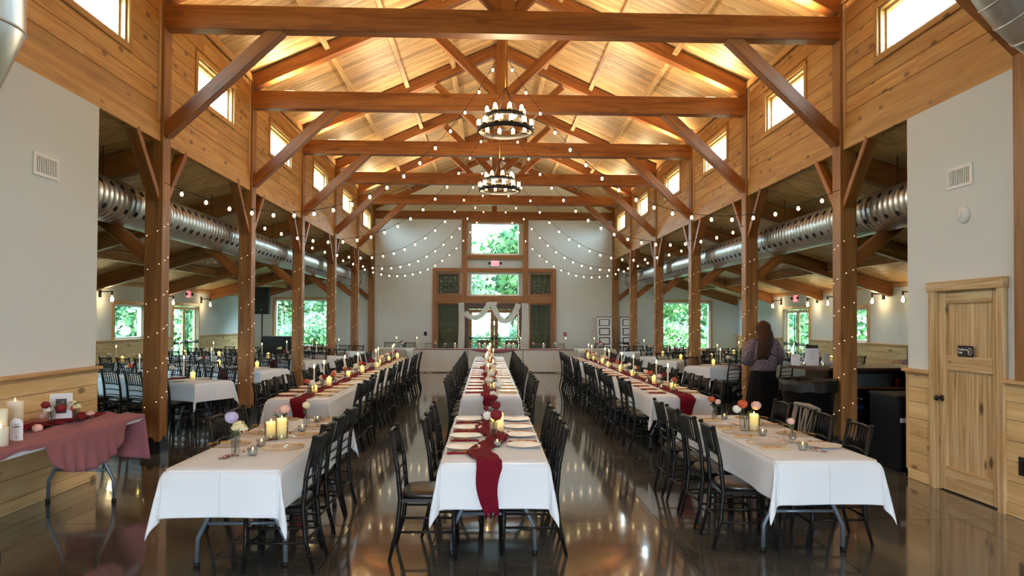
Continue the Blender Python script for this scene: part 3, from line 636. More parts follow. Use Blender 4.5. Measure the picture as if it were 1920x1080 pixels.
TR = [(-10.2, 34, 1.0, 1, 'behind the left end window, at its left edge'), (-6.6, 35, .95, 2, 'filling the right half of the left end window'), (-2.6, 34, 1.0, 0, 'left of the gable windows'), (1.0, 38.5, 1.35, 4, 'with a leaning grey trunk, seen through the gable windows'), (4.6, 34.5, .95, 2, 'right of the gable windows'), (8.0, 36, 1.0, 3, 'filling the right end window'), (11.6, 34, 1.0, 0, 'beyond the far right corner'),
  (-15.5, 24.5, 1.1, 1, 'outside the left panic doors'), (-15.5, 19.3, 1.0, 2, 'outside the left aisle window between sconces'), (-15.0, 13.5, 1.5, 3, 'rising above the left aisle roof'), (15.6, 24.5, 1.1, 3, 'outside the right panic doors'), (15.6, 19.3, 1.0, 1, 'outside the right aisle window between sconces'), (14.8, 13.2, 1.5, 1, 'rising above the right aisle roof'), (13.9, 6.0, 1.5, 0, 'with bare blue sky around it, outside the nearest right clerestory window'),
  (-4.4, 31.2, .5, 3, 'left of the patio'), (4.6, 31.2, .5, 1, 'right of the patio'), (-7.6, 31.0, .5, 0, 'below the left end window'), (7.6, 31.2, .45, 2, 'below the right end window'), (-1.3, 33.2, .5, 2, 'behind the left glazed door leaf'), (1.5, 33.2, .5, 0, 'behind the right glazed door leaf')]
for k, (x, y, sc_, rz, wh) in enumerate(TR):
    big = sc_ > .8
    t = empty('shade_tree' if big else 'garden_shrub', (x, y, 3.05*sc_ - .13 if big else 3.0*sc_-.6), rz, label=('leafy green tree ' if big else 'low green shrub ') + wh, cat='tree' if big else 'shrub')
    t.scale = (sc_, sc_, sc_); link('crown', crown_me, t); link('trunk', trunk_me, t)

def hedge_mesh(Lh, dp, ht, n, seed):
    rnd = random.Random(seed); mb = MB()
    for k in range(n):
        x = rnd.uniform(-Lh/2, Lh/2); z = rnd.random()**.8*ht*(1+.15*math.sin(x*1.3)); y = rnd.uniform(-dp/2, dp/2)*(1-.5*z/ht)
        sz = rnd.uniform(.14, .32); p = Vector((x, y, z)); a = Vector((rnd.gauss(0, 1), rnd.gauss(0, 1)*.6, rnd.gauss(0, 1))).normalized()*sz; b_ = Vector((rnd.gauss(0, 1), rnd.gauss(0, 1)*.6, rnd.gauss(0, 1))).cross(a).normalized()*sz*.6
        mb.add([p-a, p+b_, p+a, p-b_], [(0, 1, 2, 3)])
    return mb.mesh('foliage', TLEAF)
hm1 = hedge_mesh(64, 2.0, 5.6, 34000, 1); hm2 = hedge_mesh(18, 1.6, 3.6, 9000, 2)
for nm, me_, loc_, rz_, wh in (('hedge', hm1, (0, 40.5, -.13), 0, 'tall leafy hedge closing the view beyond the gable wall'), ('hedge', hm2, (-19.0, 21, -.13), PI/2, 'leafy hedge outside the left aisle'), ('hedge', hm2, (20.5, 21, -.13), PI/2, 'leafy hedge outside the right aisle, behind the parked car')):
    h_ = empty(nm, loc_, rz_, label=wh, cat='hedge'); tag(link('foliage', me_, h_), kind='stuff')
# ================================================================== FIXTURES OF THE HALL
def unit_box(name, x0, x1, y0, y1, z0, z1, mat, parent=None): return MB().box(x0, x1, y0, y1, z0, z1).obj(name, mat, parent)
# perforated ducts
for s in (-1, 1):
    r_ = 0.275; xc, zc = s*4.95, 3.165
    d = empty('air_duct', (xc, 7.0, zc), label='round perforated galvanised duct running behind the %s row of posts' % SIDE[s], cat='duct')
    a0, a1 = 7.0, 26.0; n = 28; prof = []
    y = 0.0; seg = 0.115
    while y < a1-a0:
        prof += [(r_, y), (r_, y+seg-.012), (r_+.0016, y+seg-.008), (r_+.0016, y+seg-.003)]; y += seg
    prof = [(0.0, 0.0)] + prof + [(r_, a1-a0), (0.0, a1-a0)]
    o = MB().lathe(prof, n).obj('duct_shell', DUCTM, d, (0, 0, 0), (-PI/2, 0, 0))
    for yy in [TY[i]+.11 for i in range(1, 6)]:
        MB().lathe([(r_+.001, -.03), (r_+.012, -.03), (r_+.012, .03), (r_+.001, .03)], n).obj('coupling_band', DUCTM, d, (0, yy-7+.9, 0), (-PI/2, 0, 0))
    hm = MB()
    for row, ang in enumerate((30, -32, 118, 205)):
        y = 1.0+0.1*(row % 2)
        while y < a1-a0-.3:
            th = math.radians(ang); c = Vector((-s*math.cos(th), 0, math.sin(th))); t1 = Vector((s*math.sin(th), 0, math.cos(th))); t2 = Vector((0, 1, 0))
            ctr = c*(r_+.006)+Vector((0, y, 0)); vs = [ctr + t1*.036*math.cos(2*PI*k/10)+t2*.036*math.sin(2*PI*k/10) for k in range(10)]
            hm.add(vs + [v - c*.03 for v in vs], [tuple(range(10)), tuple(reversed(range(10)))] + [(k, k+10, (k+1) % 10+10, (k+1) % 10) for k in range(10)])
            y += 0.25
    tag(hm.obj('duct_holes', DUCTHOLE, d), kind='stuff')
    for yy in (9.0, 12.5, 16.0, 19.4, 22.9): MB().cyl((0, yy-7, r_-.01), (0, yy-7, zaisle(4.95)-zc), .006, n=5).obj('hanger_rod', BLACKM, d)
# elbow ducts in the foreground corners
def elbow(name, path, r, label, seam):
    e = empty(name, path[0], label=label, cat='duct'); base = Vector(path[0]); P = [Vector(p)-base for p in path]
    MB().tube(P, r, 32, True).obj('duct_shell', DUCTM, e)
    for k in range(1, len(P)-1):
        t = (P[k+1]-P[k-1]).normalized(); MB().tube([P[k]-t*.007, P[k]+t*.007], r+.005, 32, True).obj('seam_band', DUCTM, e)
    return e
elbow('elbow_duct', [(-3.67, 4.9, 5.6), (-3.67, 4.9, 4.72), (-3.67, 4.9, 3.66), (-3.80, 4.88, 3.36), (-4.02, 4.85, 3.14), (-4.34, 4.82, 3.05)], .3, 'large bent galvanised duct at the upper left corner of the view', False)
rp = [(4.35-1.055*math.cos(PI/2*k/12), 4.95, 4.75-1.055*math.sin(PI/2*k/12)) for k in range(13)]
elbow('elbow_duct', [(3.295, 4.95, 5.5), (3.295, 4.95, 5.0)]+rp, .3, 'ribbed curved galvanised duct behind the brace at the upper right corner', False)
# chandeliers
def chandelier(loc, label):
    c = empty('chandelier', loc, label=label, cat='chandelier', group='ring chandeliers over the centre aisle')
    def ring(R, z, n, nm):
        prof = [(R-.012, z-.03), (R+.012, z-.03), (R+.012, z+.03), (R-.012, z+.03), (R-.012, z-.03)]
        rg_ = MB(); rg_.lathe(prof, 40, caps=False); o = rg_.obj(nm, BLACKM, c)
        for k in range(n):
            a = 2*PI*k/n+.2; x, y = R*math.cos(a), R*math.sin(a)
            cp = MB().lathe([(0, z+.03), (.034, z+.032), (.036, z+.045), (.0, z+.047)], 10, (x, y, 0)).obj('candle_cup', GOLD, o)
        for k in range(n):
            a = 2*PI*k/n+.2; x, y = R*math.cos(a), R*math.sin(a)
            MB().lathe([(.0, z+.047), (.02, z+.05), (.027, z+.075), (.025, z+.11), (.01, z+.135), (0, z+.137)], 10, (x, y, 0)).obj('bulb', CANDLE, c)
            MB().lathe([(.033, z+.047), (.033, z+.165)], 10, (x, y, 0), caps=False).obj('glass_shade', VASEG, c)
        return o
    ring(.39, -.0, 12, 'lower_ring'); ring(.27, .2, 8, 'upper_ring')
    rd = MB()
    for k in range(4):
        a = PI/2*k+.5; rd.cyl((.39*math.cos(a), .39*math.sin(a), .02), (.27*math.cos(a), .27*math.sin(a), .2), .006, n=6); rd.cyl((.27*math.cos(a), .27*math.sin(a), .2), (0, 0, .62), .005, n=6)
        rd.cyl((.39*math.cos(a), .39*math.sin(a), 0), (-.39*math.cos(a), -.39*math.sin(a), 0), .006, n=6)
    rd.obj('support_rods', BLACKM, c)
    top = Vector((0, 0, .62)); H = zroof(0)-.25-loc[2]
    MB().tube([top, (0.01, 0, .62+(H-.62)*.5), (0, 0, H)], .006, 6).obj('suspension_cable', GOLD, c)
    point_light('chandelier_glow', (loc[0], loc[1], loc[2]+.15), 90, (1, .76, .46), .3)
    return c
chandelier((0.0, 10.35, 4.42), 'nearest two tier ring chandelier of glass candle lamps')
chandelier((-.02, 14.05, 4.23), 'farther two tier ring chandelier of glass candle lamps')
# LED uplights on the tie beams; the unseen last two pairs added as fill
for i, y in enumerate(TY+[2.5, -1.0]):
    for s in (-1, 1):
        u = empty('uplight', (s*3.75, y+.1, ZT), label='slim LED uplight on the %s end of the %s tie beam' % (SIDE[s], ORD[i]), cat='lamp', group='uplights on the tie beams')
        unit_box('housing', -.10, .10, -.03, .03, 0, .025, W_TIE, u); unit_box('lens', -.09, .09, -.022, .022, .025, .029, UPL, u)
        l = area_light('uplight_beam', (s*3.75, y+.1, ZT+.06), (PI, 0, 0), .3, .08, 24, (1, .74, .42), False)
        l = area_light('uplight_beam', (s*1.9, y+.1, ZT+.06), (PI, 0, 0), .3, .08, 26, (1, .84, .62), False)
# string lights
bulb = MB().lathe([(0, -.056), (.012, -.053), (.021, -.038), (.023, -.026), (.016, -.012), (.010, 0.0), (0, 0)], 10).mesh('bulb', BULB)
sock = MB().lathe([(0, 0), (.013, 0), (.013, .03), (0, .034)], 8).mesh('socket', BLACKM)
for i in range(1, 6):
    for s in (-1, 1):
        A = Vector((s*.1, TY[i+1]-.05, 6.3)); B = Vector((s*4.33, TY[i]-.03 if i < 6 else TY[i], 3.42)); n = 18
        def P(t, A=A, B=B):
            p = A.lerp(B, t); p.z -= 4*1.17*t*(1-t)*(1+.28*(1-t)); return p
        st = empty('string_light', tuple(A), label='string of round warm bulbs from the %s king post down to the %s %s post' % (ORD[i], ORD[i-1], SIDE[s]), cat='string light', group='festoon strings over the nave')
        MB().tube([P(t/40)-A for t in range(41)], .0045, 5).obj('cord', BLACKM, st)
        for k in range(n):
            p = P((k+.3)/n)-A
            o = link('socket', sock, st, (p.x, p.y, p.z-.03)); o2 = link('bulb', bulb, st, (p.x, p.y, p.z-.03))
# fairy lights round the posts
for s in (-1, 1):
    for i, y in enumerate(TY):
        if i in (0, 6): continue
        x = s*(XN+P_W/2); yc = y+P_W/2; rr_ = random.Random(i*7+s)
        f = empty('fairy_lights', (x, yc, .3), label='thin wire of tiny fairy lights wound round the %s %s post' % (ORD[i-1], SIDE[s]), cat='fairy lights', group='fairy lights on the posts')
        wire = MB(); leds = MB(); path = []
        h = P_W/2+.004; turns = 6
        for k in range(turns*4+1):
            cx_, cy_ = [(h, h), (-h, h), (-h, -h), (h, -h)][k % 4]; path.append((cx_, cy_, .05+k*(2.6/(turns*4))))
        wire.tube(path, .0015, 3, True, False)
        for k in range(len(path)-1):
            for q in (.25, .75):
                p = Vector(path[k]).lerp(Vector(path[k+1]), q+rr_.uniform(-.1, .1)); leds.lathe([(0, -.0045), (.0048, 0), (0, .0045)], 5, tuple(p), False)
        wire.obj('wire', GOLD, f); tag(leds.obj('leds', FAIRY, f), kind='stuff')
# wall sconces on the outer walls
def sconce(s, y, z, lab):
    c = empty('wall_sconce', (s*XO, y, z), label=lab, cat='wall lamp', group='barn sconces on the %s outer wall' % SIDE[s])
    a = MB().box(min(0, -s*.02), max(0, -s*.02), -.05, .05, -.1, .1).box(min(-s*.02, -s*.30), max(-s*.02, -s*.30), -.012, .012, .02, .045)
    a.obj('arm', BLACKM, c); MB().lathe([(0, .03), (.018, .03), (.022, -.05), (0, -.05)], 10, (-s*.28, 0, 0)).obj('lamp_holder', BLACKM, c)
    MB().lathe([(.0, -.05), (.02, -.052), (.03, -.08), (.065, -.14), (.07, -.17), (.05, -.21), (0, -.23)], 14, (-s*.28, 0, 0)).obj('globe', VASEG, c)
    MB().lathe([(0, -.09), (.02, -.11), (.035, -.15), (.02, -.19), (0, -.195)], 12, (-s*.28, 0, 0)).obj('bulb', SCON, c)
    point_light('sconce_glow', (s*(XO-.28), y, z-.14), 11, (1, .72, .36), .05)
for k, y in enumerate((16.76, 19.98, 22.6)): sconce(-1, y, 2.28, 'black barn sconce with clear globe on left outer wall, %s from the camera' % ORD[k])
for k, y in enumerate((15.42, 16.68, 18.9, 20.1, 22.6)): sconce(1, y, 2.33, 'black barn sconce with clear globe on right outer wall, %s from the camera' % ORD[k])
# exit signs
def exit_sign(loc, rz, lab):
    e = empty('exit_sign', loc, rz, label=lab, cat='exit sign'); unit_box('housing', -.15, .15, -.03, .03, -.1, .1, WHITE, e); unit_box('face', -.14, .14, -.034, -.03, -.09, .09, EXITM, e)
    text('lettering', 'EXIT', .15, WHITE, e, (0, -.036, 0), (PI/2, 0, 0))
    for s in (-1, 1): MB().lathe([(0, 0), (.035, .01), (.045, .05), (0, .05)], 10).obj('lamp_head', BLACKM, e, (s*.21, -.03, 0), (PI/2, 0, 0))
exit_sign((.03, YB-.035, 3.79), 0, 'red exit sign on the white strip between the gable windows')
exit_sign((-XO+.035, 21.5, 2.42), PI/2*1, 'red exit sign above the left panic doors')
exit_sign((XO-.035, 21.4, 2.40), -PI/2, 'red exit sign above the right panic doors')
# vents, detector, outlet, switch, alarm
def vent(s, y0, y1, z0, z1):
    x = s*4.40; v = empty('air_vent', (x, (y0+y1)/2, (z0+z1)/2), label='white louvred air vent high on the %s partition' % SIDE[s], cat='air vent')
    hy, hz = (y1-y0)/2, (z1-z0)/2
    def bb(nm, a0, a1, b0, b1, d, m): MB().box(min(0, -s*d), max(0, -s*d), a0, a1, b0, b1).obj(nm, m, v)
    f = MB()
    for q in ((-hy-.03, hy+.03, hz, hz+.03), (-hy-.03, hy+.03, -hz-.03, -hz), (-hy-.03, -hy, -hz, hz), (hy, hy+.03, -hz, hz)): f.box(min(0, -s*.014), max(0, -s*.014), *q)
    f.obj('frame', WHITE, v); bb('backing', -hy, hy, -hz, hz, .002, BLKMATT)
    n = 12
    for k in range(n): yk = -hy+(k+.5)*2*hy/n; MB().box(min(-s*.003, -s*.012), max(-s*.003, -s*.012), yk-.006, yk+.006, -hz, hz).obj('slat', WHITE, v)
vent(1, 6.80, 7.12, 3.06, 3.21); vent(-1, 6.77, 7.10, 3.05, 3.20)
sd = empty('fire_horn', (4.40, 6.90, 2.75), label='round white alarm sounder on the right partition', cat='alarm')
MB().lathe([(0, .045), (.06, .04), (.085, .02), (.088, 0), (0, 0)], 24).obj('body', WHITE, sd, (0, 0, 0), (0, -PI/2, 0)); MB().lathe([(.0, .052), (.03, .05), (.034, .04)], 20).obj('grille', WHITE, sd, (0, 0.01, 0), (0, -PI/2, 0))
ot = empty('wall_outlet', (4.378, 6.10, .46), label='black outlet cover on the wainscot right of the pine door', cat='outlet')
unit_box('cover_plate', -.012, 0, -.06, .06, -.08, .08, BLKMATT, ot); unit_box('socket', -.015, -.012, -.02, .02, .01, .05, BLACK, ot); unit_box('socket', -.015, -.012, -.02, .02, -.05, -.01, BLACK, ot)
for nm, x, m, lab, ct in (('light_switch', -2.50, BLKMATT, 'black switch plate on the gable wall left of the framework', 'switch'), ('fire_pull', 2.62, plain('alarm_red', srgb(150, 24, 28), .4), 'red fire alarm pull station on the gable wall', 'alarm')):
    e = empty(nm, (x, YB, 1.2), label=lab, cat=ct); unit_box('cover_plate', -.05, .05, -.03, 0, -.07, .07, m, e); unit_box('toggle', -.015, .015, -.045, -.03, -.02, .03, WHITE if nm == 'fire_pull' else BLACK, e)
for s in (-1, 1):
    e = empty('emergency_light', (s*6.9, 17.8, zaisle(6.9)-.02), label='twin head emergency light under the %s aisle ceiling' % SIDE[s], cat='emergency light'); unit_box('housing', -.12, .12, -.05, .05, -.06, 0, WHITE, e)
    for q in (-1, 1): MB().lathe([(0, 0), (.03, 0), (.05, .06), (0, .065)], 12).obj('lamp_head', WHITE, e, (q*.09, -.02, -.1), (PI/2+.4, 0, 0))

# ================================================================== TABLES AND CLOTHS
TH = .745
def make_table(name, label):
    t = empty(name, (0, 0, 0), label=label, cat='table')
    beam_ = MB(); LX, LY = .36, 1.2
    r = .05; pts = []
    for cx_, cy_, a0 in ((LX-r, LY-r, 0), (-LX+r, LY-r, 90), (-LX+r, -LY+r, 180), (LX-r, -LY+r, 270)):
        for k in range(5): a = math.radians(a0+k*22.5); pts.append((cx_+r*math.cos(a), cy_+r*math.sin(a)))
    n = len(pts); beam_.add([(x, y, TH-.045) for x, y in pts]+[(x, y, TH) for x, y in pts], [tuple(reversed(range(n))), tuple(range(n, 2*n))]+[(i, (i+1) % n, (i+1) % n+n, i+n) for i in range(n)])
    beam_.obj('tabletop', WHITE, t)
    for e in (-1, 1):
        y = e*.80
        for s in (-1, 1):
            MB().tube([(s*.14, y, TH-.05), (s*.15, y, .50), (s*.295, y, .20), (s*.30, y, .02)], .0165, 10).obj('leg', GREYM, t)
            MB().lathe([(0, 0), (.021, 0), (.021, .035), (0, .04)], 10, (s*.30, y, 0)).obj('foot_cap', BLACK, t.children[-1])
        MB().cyl((-.245, y, .30), (.245, y, .30), .013, n=8).box(-.14, .14, y-.012, y+.012, TH-.075, TH-.045).obj('cross_bar', GREYM, t)
        MB().cyl((0, y, TH-.06), (0, e*.35, TH-.055), .008, n=6).cyl((-.1, y, .45), (0, e*.35, TH-.055), .007, n=6).obj('brace_rod', GREYM, t)
    return t
def cloth_mesh(name, hx, hy, z, dx, dneg, dpos, mat, seed=0, wav=.012, flare=.10, pmax=1.0):
    """cloth over a rectangle hx by hy; dx side drop; dneg/dpos drops at the -y and +y ends; corners hang in a folded point"""
    mb = MB(); NS = 9; rd = random.Random(seed); ph = [rd.uniform(0, 6.28) for _ in range(8)]
    def lin(a, b_, n): return [a+(b_-a)*k/n for k in range(n+1)]
    U = [-hx-dx+dx*k/7 for k in range(7)] + lin(-hx, hx, 6) + [hx+dx*(k+1)/7 for k in range(7)]
    V = ([-hy-dneg+dneg*k/7 for k in range(7)] if dneg > 0 else []) + lin(-hy, hy, 22) + ([hy+dpos*(k+1)/7 for k in range(7)] if dpos > 0 else [])
    rows = []
    for v in V:
        row = []
        for u in U:
            a = max(0, abs(u)-hx); b_ = max(0, abs(v)-hy); su = 1 if u > 0 else -1; sv = 1 if v > 0 else -1
            cu, cv = max(-hx, min(hx, u)), max(-hy, min(hy, v))
            r = math.hypot(a, b_)
            if r == 0:
                row.append((cu, cv, z + .0015*math.sin(u*9+ph[0])*math.sin(v*7+ph[1]))); continue
            phi = math.atan2(b_, a)
            c = math.sin(2*phi)                       # 1 in the middle of the corner, 0 on the sides
            out = r*(flare*(1-c)*.6 + c*.24) + .012*min(1, r/.02)
            k_ = 1+.08*c
            fold = (wav*(math.sin(cv*6.5+ph[2])+.5*math.sin(cv*15+ph[3])) if a > b_ else wav*(math.sin(cu*9+ph[4])+.4*math.sin(cu*21+ph[5])))*min(1, r/.2)*(1-c)
            # side of the corner folds inward a little so the point reads as a pleat
            pin = -.085*r*math.exp(-((c-.55)/.2)**2)*2
            o = out+fold+pin
            x = cu + su*o*math.cos(phi)*(1 if a > 0 else 0); y = cv + sv*o*math.sin(phi)*(1 if b_ > 0 else 0)
            row.append((x, y, z - r*k_ - .0))
        rows.append(row)
    mb.grid(rows)
    me = mb.mesh(name, mat); return me
def add_solid(o, t=.003):
    m = o.modifiers.new('thickness', 'SOLIDIFY'); m.thickness = t; m.offset = 0
    m = o.modifiers.new('smooth', 'SUBSURF'); m.levels = 1; m.render_levels = 1
ctab = make_table('folding_table', 'x')
TZ = TH+.006
tables = {}
def dining_table(key, x, y, rz, label, clabel, dn=.30, dp=.30, dx=.27, seed=0, group=None, solid=True):
    t = put(ctab, (x, y, 0), rz, label, group); tables[key] = t
    me = cloth_mesh('tablecloth', .362, 1.203, TZ, dx, dn, dp, LINEN, seed)
    c = link('tablecloth', me, None, (x, y, 0), (0, 0, rz)); tag(c, clabel, 'tablecloth', group and group.replace('tables', 'tablecloths'))
    if solid: add_solid(c)
    return t
XC, XL1, XR1, XL, XR = -.19, -1.92, 2.10, -2.49, 2.21
dining_table('c1', XC, 6.08, 0, 'folding table nearest the camera on the centre line', 'white cloth with burgundy runner end hanging, on the nearest centre table', .31, .27, .25, 1)
dining_table('l1', XL1, 5.86, 0, 'separate folding table in front of the left row', 'white cloth with petal trail on the nearest left table', .30, .27, .27, 2)
dining_table('r1', XR1, 6.12, 0, 'separate folding table in front of the right row', 'white cloth with petal trail on the nearest right table', .30, .27, .27, 3)
ROWN = {'c': 'centre', 'l': 'left', 'r': 'right'}
for rk, x0, y0 in (('c', XC, 9.12), ('l', XL, 8.68), ('r', XR, 9.1)):
    for k in range(4):
        dining_table('%s2_%d' % (rk, k), x0, y0+1.2+k*2.41, 0, '%s folding table of the long %s row' % (ORD[k], ROWN[rk]), 'white cloth on the %s table of the long %s row' % (ORD[k], ROWN[rk]), .30 if k == 0 else 0, .30 if k == 3 else 0, .27, 10+k+ord(rk), 'tables of the long %s row' % ROWN[rk])
# ------------------------------------------------------------------ chairs
def chair_parts(black=BLACK, cushion=LEATHER, kind='black'):
    """front of the chair faces +y; the back is at -y"""
    t = empty('dining_chair', (0, 0, 0), cat='chair')
    hw, d = .185, .19
    cu = MB(); rows = []
    prof = [(0.0, .435), (.94, .435), (1.0, .447), (1.0, .462), (.93, .478), (.7, .486), (0, .490)]
    k = 20
    for r_, z in prof:
        row = []
        for j in range(k):
            a = 2*PI*j/k; cx_, cy_ = math.cos(a), math.sin(a); q = (abs(cx_)**4+abs(cy_)**4)**-.25
            row.append((cx_*q*.195*r_, cy_*q*.195*r_+.005, z))
        rows.append(row)
    cu.grid(rows, True, True); cu.obj('seat_cushion', cushion, t)
    fr = MB(); fr.box(-hw-.012, hw+.012, -d-.01, d+.015, .41, .436); fr.obj('seat_frame', black, t)
    for s in (-1, 1):
        lg = MB(); lg.tube([(s*hw, d, .415), (s*hw, d, .2), (s*(hw+.004), d+.012, .0)], [.0165, .0155, .012], 8)
        for z in (.35, .25, .13): lg.lathe([(.0165, -.007), (.0195, 0), (.0165, .007)], 8, (s*hw, d+(.004 if z < .2 else 0), z))
        lg.obj('leg', black, t)
        lg = MB(); lg.tube([(s*(hw+.004), -d-.075, 0), (s*hw, -d-.02, .22), (s*hw, -d, .43), (s*hw, -d-.022, .66), (s*hw, -d-.075, .915)], [.012, .0155, .0175, .016, .015], 8)
        lg.lathe([(0.0, .922), (.018, .918), (.021, .907), (.018, .898), (.0, .895)][::-1], 8, (s*hw, -d-.076, 0))
        for z, y in ((.12, -d-.046), (.3, -d-.012), (.55, -d-.011), (.63, -d-.019)): lg.lathe([(.016, -.007), (.0195, 0), (.016, .007)], 8, (s*hw, y, z))
        lg.obj('leg', black, t)
    bk = MB(); yb = lambda z: -d-.022-(z-.66)*.208
    def rail(z, r, bow=.0):
        bk.tube([(-hw, yb(z), z), (-hw*.5, yb(z)-bow*.75, z+bow*.6), (0, yb(z)-bow, z+bow*.8), (hw*.5, yb(z)-bow*.75, z+bow*.6), (hw, yb(z), z)], r, 6)
    rail(.885, .012, .018); rail(.70, .010, .018); rail(.615, .0085, .014); rail(.535, .0085, .012)
    for q in range(7):
        x = -hw+hw*2*(q+1)/8; e = .018*(1-(x/hw)**2); bk.tube([(x, yb(.70)-e, .70), (x, yb(.885)-e, .885)], .0072, 5)
    bk.obj('backrest', black, t)
    sr = MB()
    for z in (.20, .30):
        for s in (-1, 1): sr.cyl((s*hw, d, z), (s*hw, -d-.02, z), .009, n=6)
    for z in (.17, .27): sr.cyl((-hw, d, z), (hw, d, z), .009, n=6)
    sr.cyl((-hw, -d-.03, .22), (hw, -d-.03, .22), .009, n=6)
    sr.obj('stretchers', black, t)
    return t
proto = chair_parts()
# joined, lighter copy for the far aisles (parts smaller than a few pixels)
jm = MB()
for ch in proto.children:
    me = ch.data; o_ = len(jm.v); jm.v += [tuple(v.co) for v in me.vertices]
    for p_ in me.polygons: jm.f.append(tuple(i_+o_ for i_ in p_.vertices)); jm.sm.append(p_.use_smooth)
far_me = jm.mesh('dining_chair', BLACK)
CH = 'black spindle back chair'
def chair(x, y, face, label, group, jit=True, z=0):
    rz = face + (random.uniform(-.05, .05) if jit else 0)
    return put(proto, (x, y, z), rz, label, group)
def far_chair(x, y, face, label, group):
    o = link('dining_chair', far_me, None, (x, y, 0), (0, 0, face+random.uniform(-.06, .06))); return tag(o, label, 'chair', group)
# facing +x is -90 deg about z; facing -x is +90
FX, FNX = -PI/2, PI/2
g1 = 'chairs at the nearest centre table'
for k, y in enumerate((5.36, 5.90, 6.33, 6.84)): chair(-.74+.19+.07 if k else -.66, y, FX, CH+', %s from the camera, left side of the nearest centre table' % ORD[k], g1)
for k, y in enumerate((5.45, 5.93, 6.42, 6.83)): chair(.34-.26, y, FNX, CH+', %s from the camera, right side of the nearest centre table' % ORD[k], g1)
g1 = 'chairs at the nearest left table'
for k, y in enumerate((5.12, 5.66, 6.08, 6.6)): chair(-1.40-.26-(.06 if k else -.0), y, FNX, CH+', %s from the camera, aisle side of the nearest left table' % ORD[k], g1)
for k, y in enumerate((6.06, 6.52)): chair(-2.46+.26, y, FX, CH+', %s of two on the far side of the nearest left table' % ['first', 'second'][k], g1)
g1 = 'chairs at the nearest right table'
for k, y in enumerate((5.55, 6.12, 6.62, 7.15)): chair(1.55+.26-.09, y, FX, CH+', %s from the camera, aisle side of the nearest right table' % ORD[k], g1)
for k, y in enumerate((5.62, 6.22, 7.1)): chair(2.68-.26, y, FNX, CH+(', wall side of the nearest right table, %s' % ['closest to the camera', 'next to the grey chair', 'behind the grey chair'][k]), g1)
# the odd grey chair with fanned spindles
gc = empty('rustic_chair', (2.46, 6.68, 0), FNX, label='pale grey chair with fanned branch-like spindles at the nearest right table', cat='chair')
for s in (-1, 1):
    MB().tube([(s*.19, -.26, 0), (s*.19, -.2, .25), (s*.19, -.19, .45), (s*.2, -.22, .7), (s*.21, -.27, .90)], [.018, .02, .022, .022, .022], 9).obj('leg', GREYCH, gc)
    MB().tube([(s*.19, .19, 0), (s*.185, .18, .44)], [.017, .02], 9).obj('leg', GREYCH, gc)
MB().tube([(-.245, -.275, .905), (0, -.30, .915), (.245, -.275, .905)], .024, 9).obj('top_rail', GREYCH, gc)
for q, (a, b_) in enumerate(((-.13, -.02), (-.045, -.005), (.045, .005), (.13, .02), (-.005, -.10), (.01, .11))): MB().tube([(b_, -.2, .47), ((a+b_)/2+.012, -.235, .68), (a, -.28, .89)], .0095, 6).obj('spindle', GREYCH, gc)
MB().box(-.2, .2, -.2, .2, .425, .45).obj('seat', GREYCH, gc)
gs = MB(); [gs.cyl((s*.19, .19, .2), (s*.19, -.2, .2), .011, n=6) for s in (-1, 1)]; gs.cyl((-.19, 0, .2), (.19, 0, .2), .011, n=6); gs.obj('stretchers', GREYCH, gc)
# long rows: four chairs a side at each table
for rk, x0, y0, dl in (('c', XC, 9.12, .0), ('l', XL, 8.68, .0), ('r', XR, 9.1, .0)):
    for s in (-1, 1):
        n = 0
        for k in range(4):
            for q in range(4):
                y = y0 + k*2.41 + .48 + q*.49 + random.uniform(-.03, .03); n += 1
                off = random.choice((.02, .05, .09)) if rk != 'c' else .02
                sd_ = 'left' if s < 0 else 'right'
                chair(x0+s*(.36+off-.04), y, FX if s < 0 else FNX, CH+', %s from the camera, %s side of the long %s row' % (ORD[n-1], sd_, ROWN[rk]), 'chairs of the long %s row' % ROWN[rk])
# angled tables of the aisles, two end to end in each line
AN = math.radians(27)
def aisle_line(s, xe, ye, n, idx, ntab=2, dark=True):
    """xe,ye: middle of the end nearest the nave; runs outwards and away"""
    dirx, diry = s*math.cos(AN), math.sin(AN); nx, ny = -diry*s, dirx*s   # n points away from the camera
    rz = math.atan2(diry, dirx)-PI/2
    for k in range(ntab):
        c = 1.2+k*2.41; cx_, cy_ = xe+dirx*c, ye+diry*c
        w_ = 'nave end' if k == 0 else 'wall end'
        dining_table('a%d_%d_%d' % (s, idx, k), cx_, cy_, rz, 'slanted folding table, %s of the %s line in the %s aisle' % (w_, ORD[idx], SIDE[s]), 'white cloth, %s of the %s slanted line in the %s aisle' % (w_, ORD[idx], SIDE[s]), .28 if k == 0 else 0, .28 if k == ntab-1 else 0, .27, 40+idx*3+k, 'slanted tables in the %s aisle' % SIDE[s], idx < 2)
        for side in (-1, 1):
            for q in range(4):
                e = c-1.2+.42+q*.52; px, py = xe+dirx*e+nx*side*.40, ye+diry*e+ny*side*.40
                # a chair on the near side (side -1) faces away from the camera
                fdir = Vector((nx*-side, ny*-side)); face = math.atan2(fdir.y, fdir.x)-PI/2
                lab = CH+' %s, %s side of the %s slanted line, %s aisle' % (ORD[k*4+q], 'near' if side < 0 else 'far', ORD[idx], SIDE[s])
                (chair if idx < 1 else far_chair)(px, py, face, lab, 'chairs along the slanted tables in the %s aisle' % SIDE[s])
    return [(xe+dirx*e, ye+diry*e) for e in (.35, .8, 1.3, 2.0, 2.9, 3.6, 4.3)], (dirx, diry), rz
LN = []
for i, (xe, ye) in enumerate(((-4.37, 11.15), (-4.24, 13.85), (-4.2, 16.95), (-4.1, 18.75), (-4.1, 21.6))): LN.append((-1, i)+aisle_line(-1, xe, ye, 8, i, 2 if i < 3 else (1 if i == 4 else 2)))
